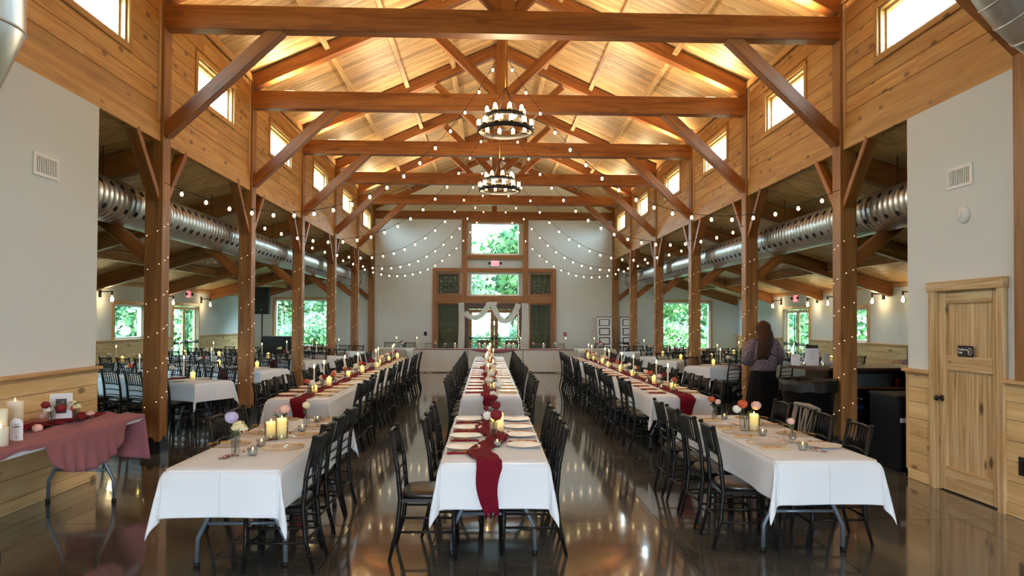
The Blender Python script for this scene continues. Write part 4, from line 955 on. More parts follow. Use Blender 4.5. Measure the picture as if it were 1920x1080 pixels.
for i, (xe, ye) in enumerate(((4.17, 15.1), (4.05, 17.25), (4.02, 18.95), (4.0, 21.9))): LN.append((1, i)+aisle_line(1, xe, ye, 8, i, 2 if i < 3 else 1))

# press creases of the laundered cloths
nt = LINEN.node_tree; N = nt.nodes; L = nt.links; tc = N.new('ShaderNodeTexCoord'); sp = N.new('ShaderNodeSeparateXYZ'); L.new(tc.outputs['Object'], sp.inputs[0]); last = None
for ax, per in ((0, .36), (1, .62)):
    a_ = N.new('ShaderNodeMath'); a_.operation = 'PINGPONG'; a_.inputs[1].default_value = per/2; ab = N.new('ShaderNodeMath'); ab.operation = 'ABSOLUTE'; L.new(sp.outputs[ax], ab.inputs[0]); L.new(ab.outputs[0], a_.inputs[0])
    mr = N.new('ShaderNodeMapRange'); mr.inputs[1].default_value = 0; mr.inputs[2].default_value = .007; mr.inputs[3].default_value = 1; mr.inputs[4].default_value = 0; mr.clamp = True; L.new(a_.outputs[0], mr.inputs[0])
    if last: mx = N.new('ShaderNodeMath'); mx.operation = 'MAXIMUM'; L.new(last, mx.inputs[0]); L.new(mr.outputs[0], mx.inputs[1]); last = mx.outputs[0]
    else: last = mr.outputs[0]
bp0 = [n_ for n_ in N if n_.type == 'BUMP'][0]; bp = N.new('ShaderNodeBump'); bp.inputs['Strength'].default_value = .55; bp.inputs['Distance'].default_value = .006
L.new(last, bp.inputs['Height']); L.new(bp0.outputs[0], bp.inputs['Normal']); L.new(bp.outputs[0], N['Principled BSDF'].inputs['Normal'])
# ================================================================== TABLE SETTINGS
Z0 = TZ+.004
plate_me = MB().lathe([(0, .002), (.075, .002), (.085, .006), (.132, .014), (.134, .017), (.130, .0175), (.085, .010), (0, .007)], 32).mesh('plate', CER)
rim_me = MB().lathe([(.131, .0165), (.135, .0165), (.1345, .0185), (.131, .0185), (.131, .0165)], 32, caps=False).mesh('gold_rim', GOLD)
glass_plate_me = MB().lathe([(0, .003), (.08, .003), (.13, .014), (.152, .017), (.152, .020), (.128, .018), (.08, .008), (0, .007)], 28).mesh('plate', CHARG)
glass_rim_me = MB().lathe([(.151, .019), (.1535, .019), (.1535, .021), (.151, .021), (.151, .019)], 28, caps=False).mesh('gold_rim', GOLD)
nm_ = MB(); rows = []
for i_ in range(13):
    x_ = -.11+.22*i_/12
    rows.append([(x_, -.028+.056*j_/4+.003*math.sin(i_*.9), .004+.006*math.sin(PI*j_/4)+.002*math.sin(i_*1.7+j_)) for j_ in range(5)])
nm_.grid(rows); nm_.box(-.11, .11, -.027, .027, 0, .005); napkin_me = nm_.mesh('napkin', NAPK); napkin2_me = nm_.mesh('napkin', CREAMCLOTH)
ct = MB()
ct.tube([(-.09, .012, .015), (.02, .004, .017), (.055, .0, .016)], [.0016, .0015, .0014], 5).tube([(-.09, -.008, .015), (.03, -.004, .017), (.07, -.003, .016)], [.0018, .0015, .0014], 5).lathe([(0, -.002), (.012, 0), (0, .002)], 8, (-.095, .012, .016), True, 1.5)
ct.tube([(.02, -.03, .006), (.022, -.015, .02), (.024, .015, .02), (.026, .03, .006)], .004, 5)
cutlery_me = ct.mesh('gold_cutlery', GOLD)
def place_setting(x, y, side, napy, where, clear=False, group='g', rz=0, napkin='burg', parts=True):
    """side -1: guest sits at -x"""
    p = empty('dinner_plate', (x, y, Z0), rz, label=('clear glass plate with gold rim' if clear else 'white plate with fine gold rim') + ', ' + where, cat='plate', group='plates of the '+group)
    if clear: link('plate_body', glass_plate_me, p); link('rim', glass_rim_me, p)
    else: link('plate_body', plate_me, p); link('rim', rim_me, p)
    n = empty('folded_napkin', (x+(.0 if not clear else side*-.0), y+napy, Z0), rz+(PI if side > 0 else 0)+random.uniform(-.05, .05), label=('burgundy' if napkin == 'burg' else 'beige')+' napkin with gold cutlery, '+where, cat='napkin', group='napkins of the '+group)
    link('cloth', napkin_me if napkin == 'burg' else napkin2_me, n)
    if parts: link('cutlery', cutlery_me, n, (.0, 0, 0))
for k, (yl, nl, yr, nr) in enumerate(((5.37, -.20, 5.46, .18), (5.90, -.19, 5.95, .17), (6.36, -.17, 6.40, .16), (6.88, -.18, 6.88, .13))):
    place_setting(XC-.225, yl, -1, nl, '%s setting, left side of nearest centre table' % ORD[k], group='nearest centre table')
    place_setting(XC+.225, yr, 1, nr, '%s setting, right side of nearest centre table' % ORD[k], group='nearest centre table')
for rk, x0, y0 in (('c', XC, 9.12), ('l', XL, 8.68), ('r', XR, 9.1)):
    for s in (-1, 1):
        n = 0
        for k in range(4):
            for q in range(4):
                y = y0+k*2.41+.5+q*.49; n += 1
                burg = (rk == 'c' and s < 0) or (rk == 'l' and s < 0) or (rk == 'r' and s < 0)
                place_setting(x0+s*.225, y, s, -.165, '%s setting, %s side of the long %s row' % (ORD[n-1], SIDE[s], ROWN[rk]), group='long %s row' % ROWN[rk], napkin='burg' if burg else 'beige', parts=k < 2)
for k, (xl, yl) in enumerate(((-2.15, 5.45), (-2.15, 5.95), (-2.13, 6.4), (-2.13, 6.8))): place_setting(xl, yl, -1, .165, '%s setting, far side of nearest left table' % ORD[k], True, 'nearest left table', 0, 'beige')
for k, (xl, yl) in enumerate(((-1.72, 5.32), (-1.72, 5.85), (-1.72, 6.32), (-1.72, 6.78))): place_setting(xl, yl, 1, .17, '%s setting, aisle side of nearest left table' % ORD[k], True, 'nearest left table', .1, 'beige')
for k, (xl, yl) in enumerate(((1.90, 5.50), (1.88, 6.02), (1.88, 6.5), (1.88, 7.0))): place_setting(xl, yl, -1, -.165, '%s setting, aisle side of nearest right table' % ORD[k], True, 'nearest right table', 0, 'beige')
for k, (xl, yl) in enumerate(((2.30, 5.42), (2.31, 5.92), (2.31, 6.42), (2.31, 6.92))): place_setting(xl, yl, 1, .165, '%s setting, wall side of nearest right table' % ORD[k], k > 0, 'nearest right table', -.1, 'beige')
for s, i, pts, d, rz in LN:
    if i > 2: continue
    for e in range(5):
        for sd in (-1, 1):
            c_ = .5+e*.55; nx, ny = -d[1]*s, d[0]*s; x = pts[0][0]+d[0]*(c_-.35)+nx*sd*.21; y = pts[0][1]+d[1]*(c_-.35)+ny*sd*.21
            p = link('dinner_plate', plate_me, None, (x, y, Z0)); tag(p, 'white plate %s from the nave end, %s side, %s slanted line, %s aisle' % (ORD[e], 'near' if sd < 0 else 'far', ORD[i], SIDE[s]), 'plate', 'plates of the %s aisle' % SIDE[s])
# runners
def runner(x0, y0, y1, width, hang, label, mat, seed, crumple=1.0, sway=.03, endhang=0):
    rd = random.Random(seed); mb = MB(); rows = []; n = int((y1-y0)/.035); m = 12; nz = noise.noise
    H = 10 if hang > 0 else 0
    for i in range(-H, n+1):
        t = max(0, i)*.035; y = y0+t; row = []
        for j in range(m+1):
            v = j/m-.5; wv = width*(1+.18*nz(Vector((t*3.1, seed, 0)))*crumple)
            x = x0 + v*wv + sway*crumple*nz(Vector((t*1.6, seed*3.7, 5)))*2 + .012*crumple*nz(Vector((t*11, v*9, seed)))
            z = Z0 + .017*crumple*(.55+.9*nz(Vector((t*13, v*11+seed, 2)))) + .001
            yy = y
            if i < 0:
                k = -i/H; z = Z0-.002-hang*k*(1-.12*nz(Vector((v*6, seed, 9)))); yy = y0-.035-.03*k-.03*abs(math.sin(v*17+1.5*nz(Vector((v*3, k*2, seed)))))*(.3+.7*k); x = x0+v*wv*(1.05-.5*k)+.02*math.sin(k*4+seed)
            row.append((x, yy, z))
        rows.append(row)
    mb.grid(rows); r_ = mb.obj('table_runner', mat); tag(r_, label, 'runner', 'burgundy table runners')
    md = r_.modifiers.new('thickness', 'SOLIDIFY'); md.thickness = .003
    return r_
runner(XC-.03, 4.88, 7.2, .17, .34, 'crumpled burgundy runner hanging over the nearest end of the centre table', BURG, 3, 1.6, .045)
runner(XC-.02, 9.10, 18.7, .18, .12, 'crumpled burgundy runner down the long centre row', BURG, 8, 1.5, .04)
runner(XL+.03, 8.66, 18.2, .19, .34, 'burgundy runner down the long left row', BURG, 12, .6, .03)
runner(XR+.06, 9.08, 18.6, .20, .34, 'burgundy runner down the long right row', BURG, 21, .6, .03)
for s, i, pts, d, rz in LN:
    if i < 3:
        mb = MB(); rows = []; nx, ny = -d[1], d[0]; c = Vector((pts[0][0]+d[0]*.55, pts[0][1]+d[1]*.55, 0))
        path = [(-.66, TZ-.28), (-.5, TZ-.16), (-.40, TZ-.03), (-.37, Z0+.004)]+[(-.3+.1*k, Z0+.005+.004*(k % 2)) for k in range(7)]+[(.37, Z0+.004), (.40, TZ-.03), (.42, TZ-.2)]
        path = [(-.43, TZ-.27), (-.42, TZ-.16), (-.405, TZ-.03), (-.37, Z0+.006)] + path[4:]
        for a_, z_ in path: rows.append([(c.x+nx*a_+d[0]*w_, c.y+ny*a_+d[1]*w_, z_) for w_ in (-.09, -.04, .01, .05, .10)])
        mb.grid(rows); r_ = mb.obj('table_runner', BURG); tag(r_, 'burgundy cross runner over the %s slanted table in the %s aisle' % (ORD[i], SIDE[s]), 'runner', 'burgundy table runners'); md = r_.modifiers.new('thickness', 'SOLIDIFY'); md.thickness = .003
# candles
def lathe_me(nm, prof, mat, n=16, **k): return MB().lathe(prof, n, **k).mesh(nm, mat)
_cc = {}
def pillar(x, y, h, r, lab, lit=True, z=None, jar=False, group=None):
    key = (h, r, lit)
    if key not in _cc:
        _cc[key] = (lathe_me('wax', [(0, 0), (r, 0), (r, h-.004), (r*.93, h), (r*.80, h-.006), (r*.3, h-.014), (0, h-.014)], WAXLIT if lit else WAX, 20), lathe_me('flame', [(0, h-.014), (.003, h-.012), (.006, h+.002), (.003, h+.016), (0, h+.022)], FLAME, 8))
    p = empty('pillar_candle', (x, y, Z0 if z is None else z), label=lab, cat='candle', group=group); link('wax', _cc[key][0], p); link('flame', _cc[key][1], p)
    if jar:
        j = MB().lathe([(r+.012, 0), (r+.014, h*.9), (r+.012, h*.9), (r+.010, .004)], 20, caps=False).obj('glass_sleeve', VASEG, p)
    return p
tp = [lathe_me('holder', [(0, 0), (.034, 0), (.034, .006), (.010, .014), (.008, .05), (.014, .06), (.014, .075), (0, .075)], VASEG, 12), lathe_me('stick', [(0, .06), (.011, .06), (.0095, .31), (.005, .32), (0, .32)], WAX, 10), lathe_me('flame', [(0, .318), (.006, .326), (.012, .342), (.008, .362), (0, .38)], FLAME, 8)]
def taper(x, y, lab, z=None, group=None):
    p = empty('taper_candle', (x, y, Z0 if z is None else z), label=lab, cat='candle', group=group); link('holder', tp[0], p); link('stick', tp[1], p); link('flame', tp[2], p); return p
vo = [lathe_me('cup', [(0, 0), (.028, 0), (.036, .05), (.034, .05), (.026, .006), (0, .006)], VASEG, 14), lathe_me('wax', [(0, .007), (.024, .007), (.026, .035), (0, .037)], WAX, 12), lathe_me('flame', [(0, .037), (.005, .044), (0, .058)], FLAME, 6)]
def votive(x, y, lab, z=None, group=None):
    p = empty('votive_candle', (x, y, Z0 if z is None else z), label=lab, cat='candle', group=group); link('cup', vo[0], p); link('wax', vo[1], p); link('flame', vo[2], p); return p
# flowers
def bloom_me(kind, r, mat, seed=0):
    key = ('b', kind, r, mat.name)
    if key in _cc: return _cc[key]
    rd = random.Random(seed); mb = MB()
    if kind == 'rose':
        for ring, (n, rr, op) in enumerate(((3, .45, 14), (4, .68, 24), (5, .86, 40), (6, 1.0, 62))):
            for k in range(n):
                a0 = 2*PI*k/n+ring*.7; w_ = 2*PI/n*.62; rows = []
                for i in range(5):
                    th = math.radians(165-(165-op-rd.uniform(-5, 5))*i/4); rows.append([(r*rr*(1+.06*i/4)*math.sin(th)*math.cos(a0+w_*v), r*rr*(1+.06*i/4)*math.sin(th)*math.sin(a0+w_*v), r*(rr*math.cos(th)*(1.0 if th > 1.57 else 1.15)+.38*(1-rr))-abs(v)*.10*r*(i/4)) for v in (-1, -.5, 0, .5, 1)])
                mb.grid(rows)
    elif kind == 'puff':
        for k in range(90):
            d_ = Vector((rd.gauss(0, 1), rd.gauss(0, 1), abs(rd.gauss(0, 1))*.9-.25)).normalized(); p = d_*r*rd.uniform(.75, 1); a = d_.orthogonal().normalized()*r*.26; b_ = d_.cross(a).normalized()*r*.26
            mb.add([p-a, p-b_, p+a+d_*.15*r, p+b_], [(0, 1, 2, 3)])
    else:
        for k in range(12):
            a = 2*PI*k/12; t = rd.uniform(.1, .5); c_, s_ = math.cos(a), math.sin(a)
            mb.add([(0, 0, 0), (r*.5*c_-.18*r*s_, r*.5*s_+.18*r*c_, r*t*.5), (r*c_, r*s_, r*t), (r*.5*c_+.18*r*s_, r*.5*s_-.18*r*c_, r*t*.5)], [(0, 1, 2, 3)])
        mb.lathe([(0, .02*r), (.25*r, .1*r), (0, .3*r)], 8)
    _cc[key] = mb.mesh('bloom', mat); return _cc[key]
vase_shapes = {'bud': [(0, 0), (.026, 0), (.028, .02), (.028, .065), (.012, .085), (.012, .105), (.015, .11)], 'tube': [(0, 0), (.03, 0), (.028, .05), (.034, .13), (.036, .135)], 'round': [(0, 0), (.03, 0), (.05, .03), (.05, .06), (.026, .09), (.028, .1)], 'jug': [(0, 0), (.045, 0), (.05, .12), (.05, .13)]}
def vase(x, y, shape, blooms, lab, z=None, group=None, leaves=2, sc_=1.0):
    v = empty('flower_vase', (x, y, Z0 if z is None else z), random.uniform(0, 6), label=lab, cat='vase', group=group); v.scale = (sc_,)*3
    key = ('v', shape)
    if key not in _cc: _cc[key] = lathe_me('vase_body', vase_shapes[shape]+[(r_-.003, z_) for r_, z_ in reversed(vase_shapes[shape][2:])], VASEG, 16, caps=False)
    link('vase_body', _cc[key], v); top = vase_shapes[shape][-1][1]
    for dx_, dy_, h, kind, r, mat in blooms:
        r = round(r*.82, 4)
        MB().tube([(0, 0, .01), (dx_*.2, dy_*.2, top), (dx_, dy_, h)], .0022, 4).obj('stem', STEM, v)
        bo = link('bloom', bloom_me(kind, r, mat), v, (dx_, dy_, h))
        if kind == 'puff': bo['kind'] = 'stuff'
    for k in range(leaves):
        a = k*2.4+.5; c_, s_ = math.cos(a), math.sin(a); L_ = .07
        MB().add([(0, 0, top-.01), (L_*.5*c_-.018*s_, L_*.5*s_+.018*c_, top+.03), (L_*c_, L_*s_, top+.035), (L_*.5*c_+.018*s_, L_*.5*s_-.018*c_, top+.02)], [(0, 1, 2, 3)]).obj('leaf', LEAF, v)
    return v
# nearest centre table decor
pillar(-.155, 6.25, .15, .055, 'thick lit pillar candle on the burgundy runner of the nearest centre table')
vase(-.19, 5.80, 'tube', [(-.05, .03, .20, 'rose', .055, R_RED), (.045, .02, .185, 'rose', .045, R_WHT), (-.01, -.05, .15, 'puff', .025, R_WHT)], 'glass vase with red rose and white rose on the nearest centre table')
vase(-.22, 6.65, 'tube', [(-.06, .0, .17, 'rose', .05, R_RED), (.03, .05, .15, 'rose', .03, R_RED)], 'glass vase with dark red roses behind the thick candle')
vase(-.17, 7.0, 'tube', [(-.06, 0, .33, 'puff', .05, R_WHT), (.02, .02, .43, 'puff', .035, R_WHT), (.0, .02, .24, 'puff', .035, R_WHT), (-.1, .02, .31, 'daisy', .035, R_WHT)], 'tall vase of white baby\'s breath at the far end of the nearest centre table')
votive(-.165, 5.45, 'small white votive on the burgundy runner near the front')
# nearest left table
vase(-1.99, 5.12, 'tube', [(-.03, -.02, .19, 'puff', .06, R_CRM), (.05, .02, .26, 'rose', .055, R_LAV), (.03, -.05, .17, 'puff', .045, R_WHT)], 'ribbed vase of cream hydrangea and lavender rose, front of the nearest left table')
pillar(-1.95, 5.82, .135, .036, 'shorter lit pillar candle in glass on the nearest left table', jar=True)
pillar(-1.86, 5.80, .165, .036, 'taller lit pillar candle in glass on the nearest left table', jar=True)
vase(-1.93, 6.02, 'tube', [(-.05, 0, .19, 'daisy', .06, R_PNK), (.03, .02, .21, 'rose', .05, R_PNK)], 'vase of blush flowers behind the two candles on the left table')
vase(-1.84, 6.50, 'bud', [(-.01, 0, .19, 'rose', .042, R_CRM)], 'clear bottle vase with single cream rose on the nearest left table')
for k, (x, y, w_) in enumerate(((-1.87, 5.12, 'nearest the hydrangea vase'), (-1.92, 5.48, 'beside the red petals'), (-1.80, 6.2, 'behind the candles'), (-1.80, 6.75, 'beside the bottle vase'))): votive(x, y, 'white votive on the nearest left table, '+w_)
# nearest right table
pillar(2.06, 6.20, .15, .036, 'lit pillar candle in glass on the nearest right table', jar=True)
vase(2.0, 6.25, 'jug', [(-.02, 0, .23, 'rose', .05, R_ORG), (.09, .02, .22, 'rose', .05, R_PNK), (-.07, .02, .18, 'rose', .045, R_WHT)], 'patterned glass of rust, blush and white roses on the nearest right table')
vase(2.15, 5.62, 'bud', [(-.03, 0, .17, 'rose', .035, R_PNK), (.035, .01, .16, 'daisy', .035, R_PNK)], 'small bottle vase with pink orchid on the nearest right table')
vase(1.97, 7.0, 'bud', [(.03, 0, .19, 'rose', .04, R_ORG), (-.03, 0, .165, 'rose', .035, R_PNK)], 'bottle vase with rust and blush flowers at the far end of the right table')
votive(2.09, 5.3, 'white votive near the front edge of the nearest right table'); votive(2.04, 5.95, 'white votive beside the lit candle on the nearest right table'); votive(2.05, 6.95, 'white votive at the far end of the nearest right table')
def petals(x0, x1, ya, yb, n, mats, lab, seed, segs):
    rd = random.Random(seed); root = empty('petal_trail', (0, 0, 0), label=lab, cat='petals')
    for mi, m in enumerate(mats):
        mb = MB()
        for k in range(n):
            a_, b_ = rd.choice(segs); y = rd.uniform(a_, b_); t = (y-ya)/(yb-ya); x = x0+(x1-x0)*t+rd.gauss(0, .022); r = rd.uniform(.007, .015); an = rd.uniform(0, 6.28); c_, s_ = math.cos(an)*r, math.sin(an)*r; z = Z0+rd.uniform(0, .008)
            mb.add([(x-c_, y-s_, z), (x+s_*.7, y-c_*.7, z+.002), (x+c_, y+s_, z+.006), (x-s_*.7, y+c_*.7, z+.002)], [(0, 1, 2, 3)])
        tag(mb.obj('petals', m, root), kind='stuff')
PM = [R_RED, plain('dark_petal', srgb(90, 34, 34), .8), R_PNK]
petals(-2.02, -1.78, 4.95, 6.9, 90, PM, 'trail of dried red petals along the nearest left table', 5, [(4.97, 5.1), (5.22, 5.62), (5.7, 5.85), (6.05, 6.35), (6.6, 6.9)])
petals(2.20, 2.0, 5.05, 6.9, 60, PM[1:]+[R_WHT], 'trail of dried and white petals along the nearest right table', 6, [(5.15, 5.35), (5.5, 5.85), (6.3, 6.6)])
# long rows decor
FL = [(R_WHT, 'white'), (R_ORG, 'rust'), (R_RED, 'dark red'), (R_PNK, 'blush'), (R_CRM, 'cream')]
rd = random.Random(11)
for rk, x0, y0 in (('l', XL+.03, 8.68), ('r', XR+.05, 9.1), ('c', XC, 9.12)):
    nv = 0
    for k in range(4):
        yb_ = y0+k*2.41
        for q in range(3):
            y = yb_+.45+q*.72+rd.uniform(-.05, .05); m, nm_c = FL[(nv*2+q) % 5]; m2, _ = FL[(nv+1) % 5]; nv += 1
            vase(x0+rd.uniform(-.05, .05), y, ('round', 'bud', 'tube')[nv % 3], [(-.03, 0, .16, 'puff' if nv % 4 == 0 else 'rose', .048, m), (.04, .02, .18, 'rose', .042, m2)], 'glass vase of %s flowers, %s along the long %s row' % (nm_c, ORD[nv-1], ROWN[rk]), group='vases on the long %s row' % ROWN[rk])
        for q in range(2):
            y = yb_+.78+q*.95+rd.uniform(-.05, .05); n_ = ORD[k*2+q]
            pillar(x0+rd.uniform(-.05, .05), y, (.10, .13)[q], .034, 'lit pillar candle, %s along the long %s row' % (n_, ROWN[rk]), group='pillar candles on the long %s row' % ROWN[rk])
            taper(x0+rd.uniform(-.08, .08), y-.12, 'white taper candle with lit tip, %s along the long %s row' % (n_, ROWN[rk]), group='taper candles on the long %s row' % ROWN[rk])
            votive(x0+.07*rd.choice((-1, 1)), y+.2, 'small votive, %s along the long %s row' % (n_, ROWN[rk]), group='votives on the long %s row' % ROWN[rk])
for s, i, pts, d, rz in LN:
    w_ = '%s slanted line, %s aisle' % (ORD[i], SIDE[s])
    for e, c_ in enumerate((.3, 1.3, 2.9, 4.1)):
        if i > 2 and c_ > 2.5: continue
        x, y = pts[0][0]+d[0]*(c_), pts[0][1]+d[1]*(c_)
        taper(x, y, 'white taper candle, %s from the nave end, %s' % (ORD[e], w_), group='tapers in the %s aisle' % SIDE[s])
        m, nm_c = FL[(e+i) % 5]
        if i < 4: vase(x+d[0]*.25, y+d[1]*.25, 'tube', [(-.02, 0, .18, 'rose', .05, m), (.04, .01, .16, 'puff', .04, R_WHT)], 'vase of %s flowers, %s from the nave end, %s' % (nm_c, ORD[e], w_), group='vases in the %s aisle' % SIDE[s])
        if i < 3: pillar(x-d[0]*.2, y-d[1]*.2, .13, .034, 'lit pillar candle, %s from the nave end, %s' % (ORD[e], w_), group='pillar candles in the %s aisle' % SIDE[s])

# ================================================================== MEMORY TABLE BY THE LEFT PARTITION
mt = put(ctab, (-3.985, 6.06, 0), 0, 'folding table against the left wainscot under a mauve chiffon drape')
mb = MB(); mb.box(-4.35, -3.62, 4.86, 7.26, TH+.001, TH+.006); mb.box(-3.622, -3.617, 4.86, 7.26, TH-.03, TH+.004)
tag(mb.obj('tablecloth', LINEN), 'white under cloth edge showing below the mauve drape', 'tablecloth')
nz = noise.noise; mb = MB(); rows = []
hx0, hx1, ya, yb = -4.36, -3.615, 4.84, 7.27
def fold(a, b_): return .5+.5*nz(Vector((a, b_, 3.3)))
NY = 110
for i in range(NY+1):
    y = ya+(yb-ya)*i/NY; row = []
    swag = max(0, 1-((y-6.28)/.62)**2)**.5 if abs(y-6.28) < .62 else 0
    drop = .035+.30*swag + .02*nz(Vector((y*4, 0, 1)))
    if y > 6.95: drop = .03
    for j in range(15):
        x = hx0+(hx1-hx0)*j/14; f = fold(x*5+y*2.2, y*5.5)
        bunch = .022*f+.012*math.sin(x*34+y*9+3*f)+.008
        row.append((x, y, TZ+.006+bunch*(1 if j < 14 else .4)))
    for j in range(1, 11):
        k = j/10; x = hx1+.012+.03*k*swag+.014*math.sin(y*38+2*nz(Vector((y*3, k, 0))))*k*(.3+swag); row.append((x, y, TZ+.008-drop*k))
    rows.append(row)
mb.grid(rows); o = mb.obj('drape', MAUVES); tag(o, 'mauve chiffon drape swagged over the memory table front', 'drape'); md = o.modifiers.new('thickness', 'SOLIDIFY'); md.thickness = .003
mb = MB(); rows = []
for j in range(40):
    x = -4.34+.73*j/39; row = []
    for k in range(13):
        kk = k/12; row.append((x+.05*kk*(j/39)-.06*kk*(1-j/39), 7.275+.05*kk+.02*math.sin(x*30)*kk+.05*math.sin(x*9+1)*kk, TZ+.012-.40*kk*(1-.12*math.sin(x*4))))
    rows.append(row)
mb.grid(rows); o = mb.obj('drape', MAUVE); tag(o, 'mauve drape end hanging at the far end of the memory table', 'drape'); md = o.modifiers.new('thickness', 'SOLIDIFY'); md.thickness = .003
mb = MB(); rows = []
for i in range(90):
    y = 4.9+2.2*i/89; cx_ = -4.12+.05*math.sin(y*2.1)+.10*(y-4.9)/2.2; row = []
    for j in range(10):
        v = j/9-.5; row.append((cx_+v*.22*(1+.3*nz(Vector((y*4, 2, 0)))), y, TZ+.035+.022*(.6+nz(Vector((y*12, v*7, 4))))))
    rows.append(row)
mb.grid(rows); o = mb.obj('table_runner', BURG); tag(o, 'crumpled burgundy gauze laid on the mauve drape', 'runner'); md = o.modifiers.new('thickness', 'SOLIDIFY'); md.thickness = .003
ZM = TZ+.045
pillar(-3.98, 5.89, .27, .058, 'tall thick white pillar candle on the memory table', False, ZM-.02); pillar(-3.85, 5.50, .26, .058, 'thick white pillar candle at the left edge of the view', False, ZM-.03); pillar(-3.78, 5.42, .14, .05, 'shorter white pillar candle at the left edge of the view', False, ZM-.03)
cdm = MB(); pts = [(-.042, 0), (.042, 0), (.042, .125)]+[(.042*math.cos(a), .125+.045*math.sin(a)) for a in [PI*k/10 for k in range(1, 10)]]+[(-.042, .125)]
cdm.poly(pts, -.002, .002); cdo = cdm.obj('memorial_card', PAPER, None, (-3.82, 5.66, ZM-.03), (-.12, 0, .62)); tag(cdo, 'arched white memorial card leaning on the pillar candle', 'card')
lt = MB()
for k, (w_, z_, t_) in enumerate(((.03, .125, .003), (.022, .112, .005), (.05, .103, .006), (.03, .085, .0015), (.034, .07, .0015), (.028, .056, .0015), (.02, .035, .004), (.012, .02, .006))): lt.box(-w_/2, w_/2, -.0035, -.002, z_-t_/2, z_+t_/2)
tag(lt.obj('printed_lines', PHOTO, cdo), kind='stuff')
pf = empty('framed_photo', (-4.03, 6.60, ZM+.012), .50, label='white matted black and white portrait of a couple on the memory table', cat='photo')
pf.rotation_euler = (-.22, 0, .50)
unit_box('frame', -.088, .088, -.006, .008, 0, .225, WHITE, pf); unit_box('mat', -.08, .08, -.008, -.006, .008, .217, PAPER, pf); unit_box('photo', -.042, .042, -.0095, -.008, .045, .175, PHOTO, pf)
ph = MB(); 
for x_, z_, r_, ry in ((.012, .142, .012, .015), (.02, .105, .011, .013), (.01, .125, .02, .012)): ph.add([(x_+r_*math.cos(2*PI*k/12), -.0100, z_+ry*math.sin(2*PI*k/12)) for k in range(12)], [tuple(range(12))])
ph.add([(.03, -.0100, .09), (.036, -.0100, .06), (.02, -.0100, .06), (.024, -.0100, .085)], [(0, 1, 2, 3)]); ph.obj('portrait_figures', GREYCH, pf)
vase(-3.97, 6.36, 'tube', [(-.07, 0, .13, 'rose', .05, R_RED), (.03, -.01, .12, 'puff', .05, R_WHT), (.06, .03, .17, 'rose', .04, R_RED), (.05, -.06, .07, 'rose', .04, R_PNK)], 'glass vase of red and white flowers in front of the photo frame', ZM, leaves=3)
vase(-3.88, 6.56, 'tube', [(-.03, 0, .12, 'puff', .04, R_CRM), (.04, 0, .15, 'puff', .035, R_CRM), (0, .02, .11, 'rose', .03, R_ORG)], 'glass vase of cream and rust blossoms right of the photo frame', ZM, leaves=2)
for x, y, w_ in ((-3.9, 6.05, 'left of the photo frame'), (-3.95, 6.93, 'near the far end')): o = link('loose_bloom', bloom_me('rose', .038, R_PNK), None, (x, y, ZM+.01)); tag(o, 'loose blush flower head on the memory table, '+w_, 'flower')

# ================================================================== HEAD TABLE, ARCH AND GABLE END
HY0, HY1 = 23.62, 24.38
for k, (x0, x1) in enumerate(((-2.66, -.88), (-.86, .92), (.94, 2.72))):
    t = empty('banquet_table', ((x0+x1)/2, 24.0, 0), label='skirted head table, %s section' % ['left', 'middle', 'right'][k], cat='table', group='head tables')
    unit_box('tabletop', -(x1-x0)/2+.02, (x1-x0)/2-.02, -.36, .36, .70, .74, WHITE, t)
    for sx in (-1, 1):
        for sy in (-1, 1): MB().cyl((sx*.7, sy*.28, 0), (sx*.7, sy*.28, .7), .016, n=8).obj('leg', GREYM, t)
    mb = MB(); rows = []; N_ = 60
    for j in range(16):
        z = .752-.735*max(0, (j-4))/11 if j > 4 else .752; row = []
        for i in range(N_+1):
            x = x0+(x1-x0)*i/N_; kk = max(0, (j-4)/11)
            fo = .035*kk*math.sin(x*11+k*2+.8*math.sin(x*3))*max(0, nz(Vector((x*1.1, k, 2)))+.35) + .02*kk
            y = HY1-(HY1-HY0)*min(j, 4)/4 - fo
            if j >= 15: y -= .03
            row.append((x, y, max(.012, z)))
        rows.append(row)
    mb.grid(rows); o = mb.obj('tablecloth', LINENH); tag(o, 'floor length white cloth, %s section of the head table' % ['left', 'middle', 'right'][k], 'tablecloth', 'head table cloths'); md = o.modifiers.new('thickness', 'SOLIDIFY'); md.thickness = .004
ZH = .757
mb = MB(); rows = []
for i in range(80):
    x = -2.6+5.2*i/79; sw = .13*max(0, 1-((x+.03)/.85)**2) if abs(x+.03) < .85 else .012
    sw = sw if abs(x+.03) < .85 else .02
    rows.append([(x, 24.1-.1*j+.015*nz(Vector((x*5, j, 0))), ZH+.006+.006*nz(Vector((x*9, j, 3)))) for j in range(5)] + [(x, HY0-.02-.02*nz(Vector((x*6, j, 1))), ZH+.004-sw*j/3) for j in range(4)])
mb.grid(rows); o = mb.obj('table_runner', MAUVE); tag(o, 'mauve runner swagged along the front of the head table', 'runner'); md = o.modifiers.new('thickness', 'SOLIDIFY'); md.thickness = .003
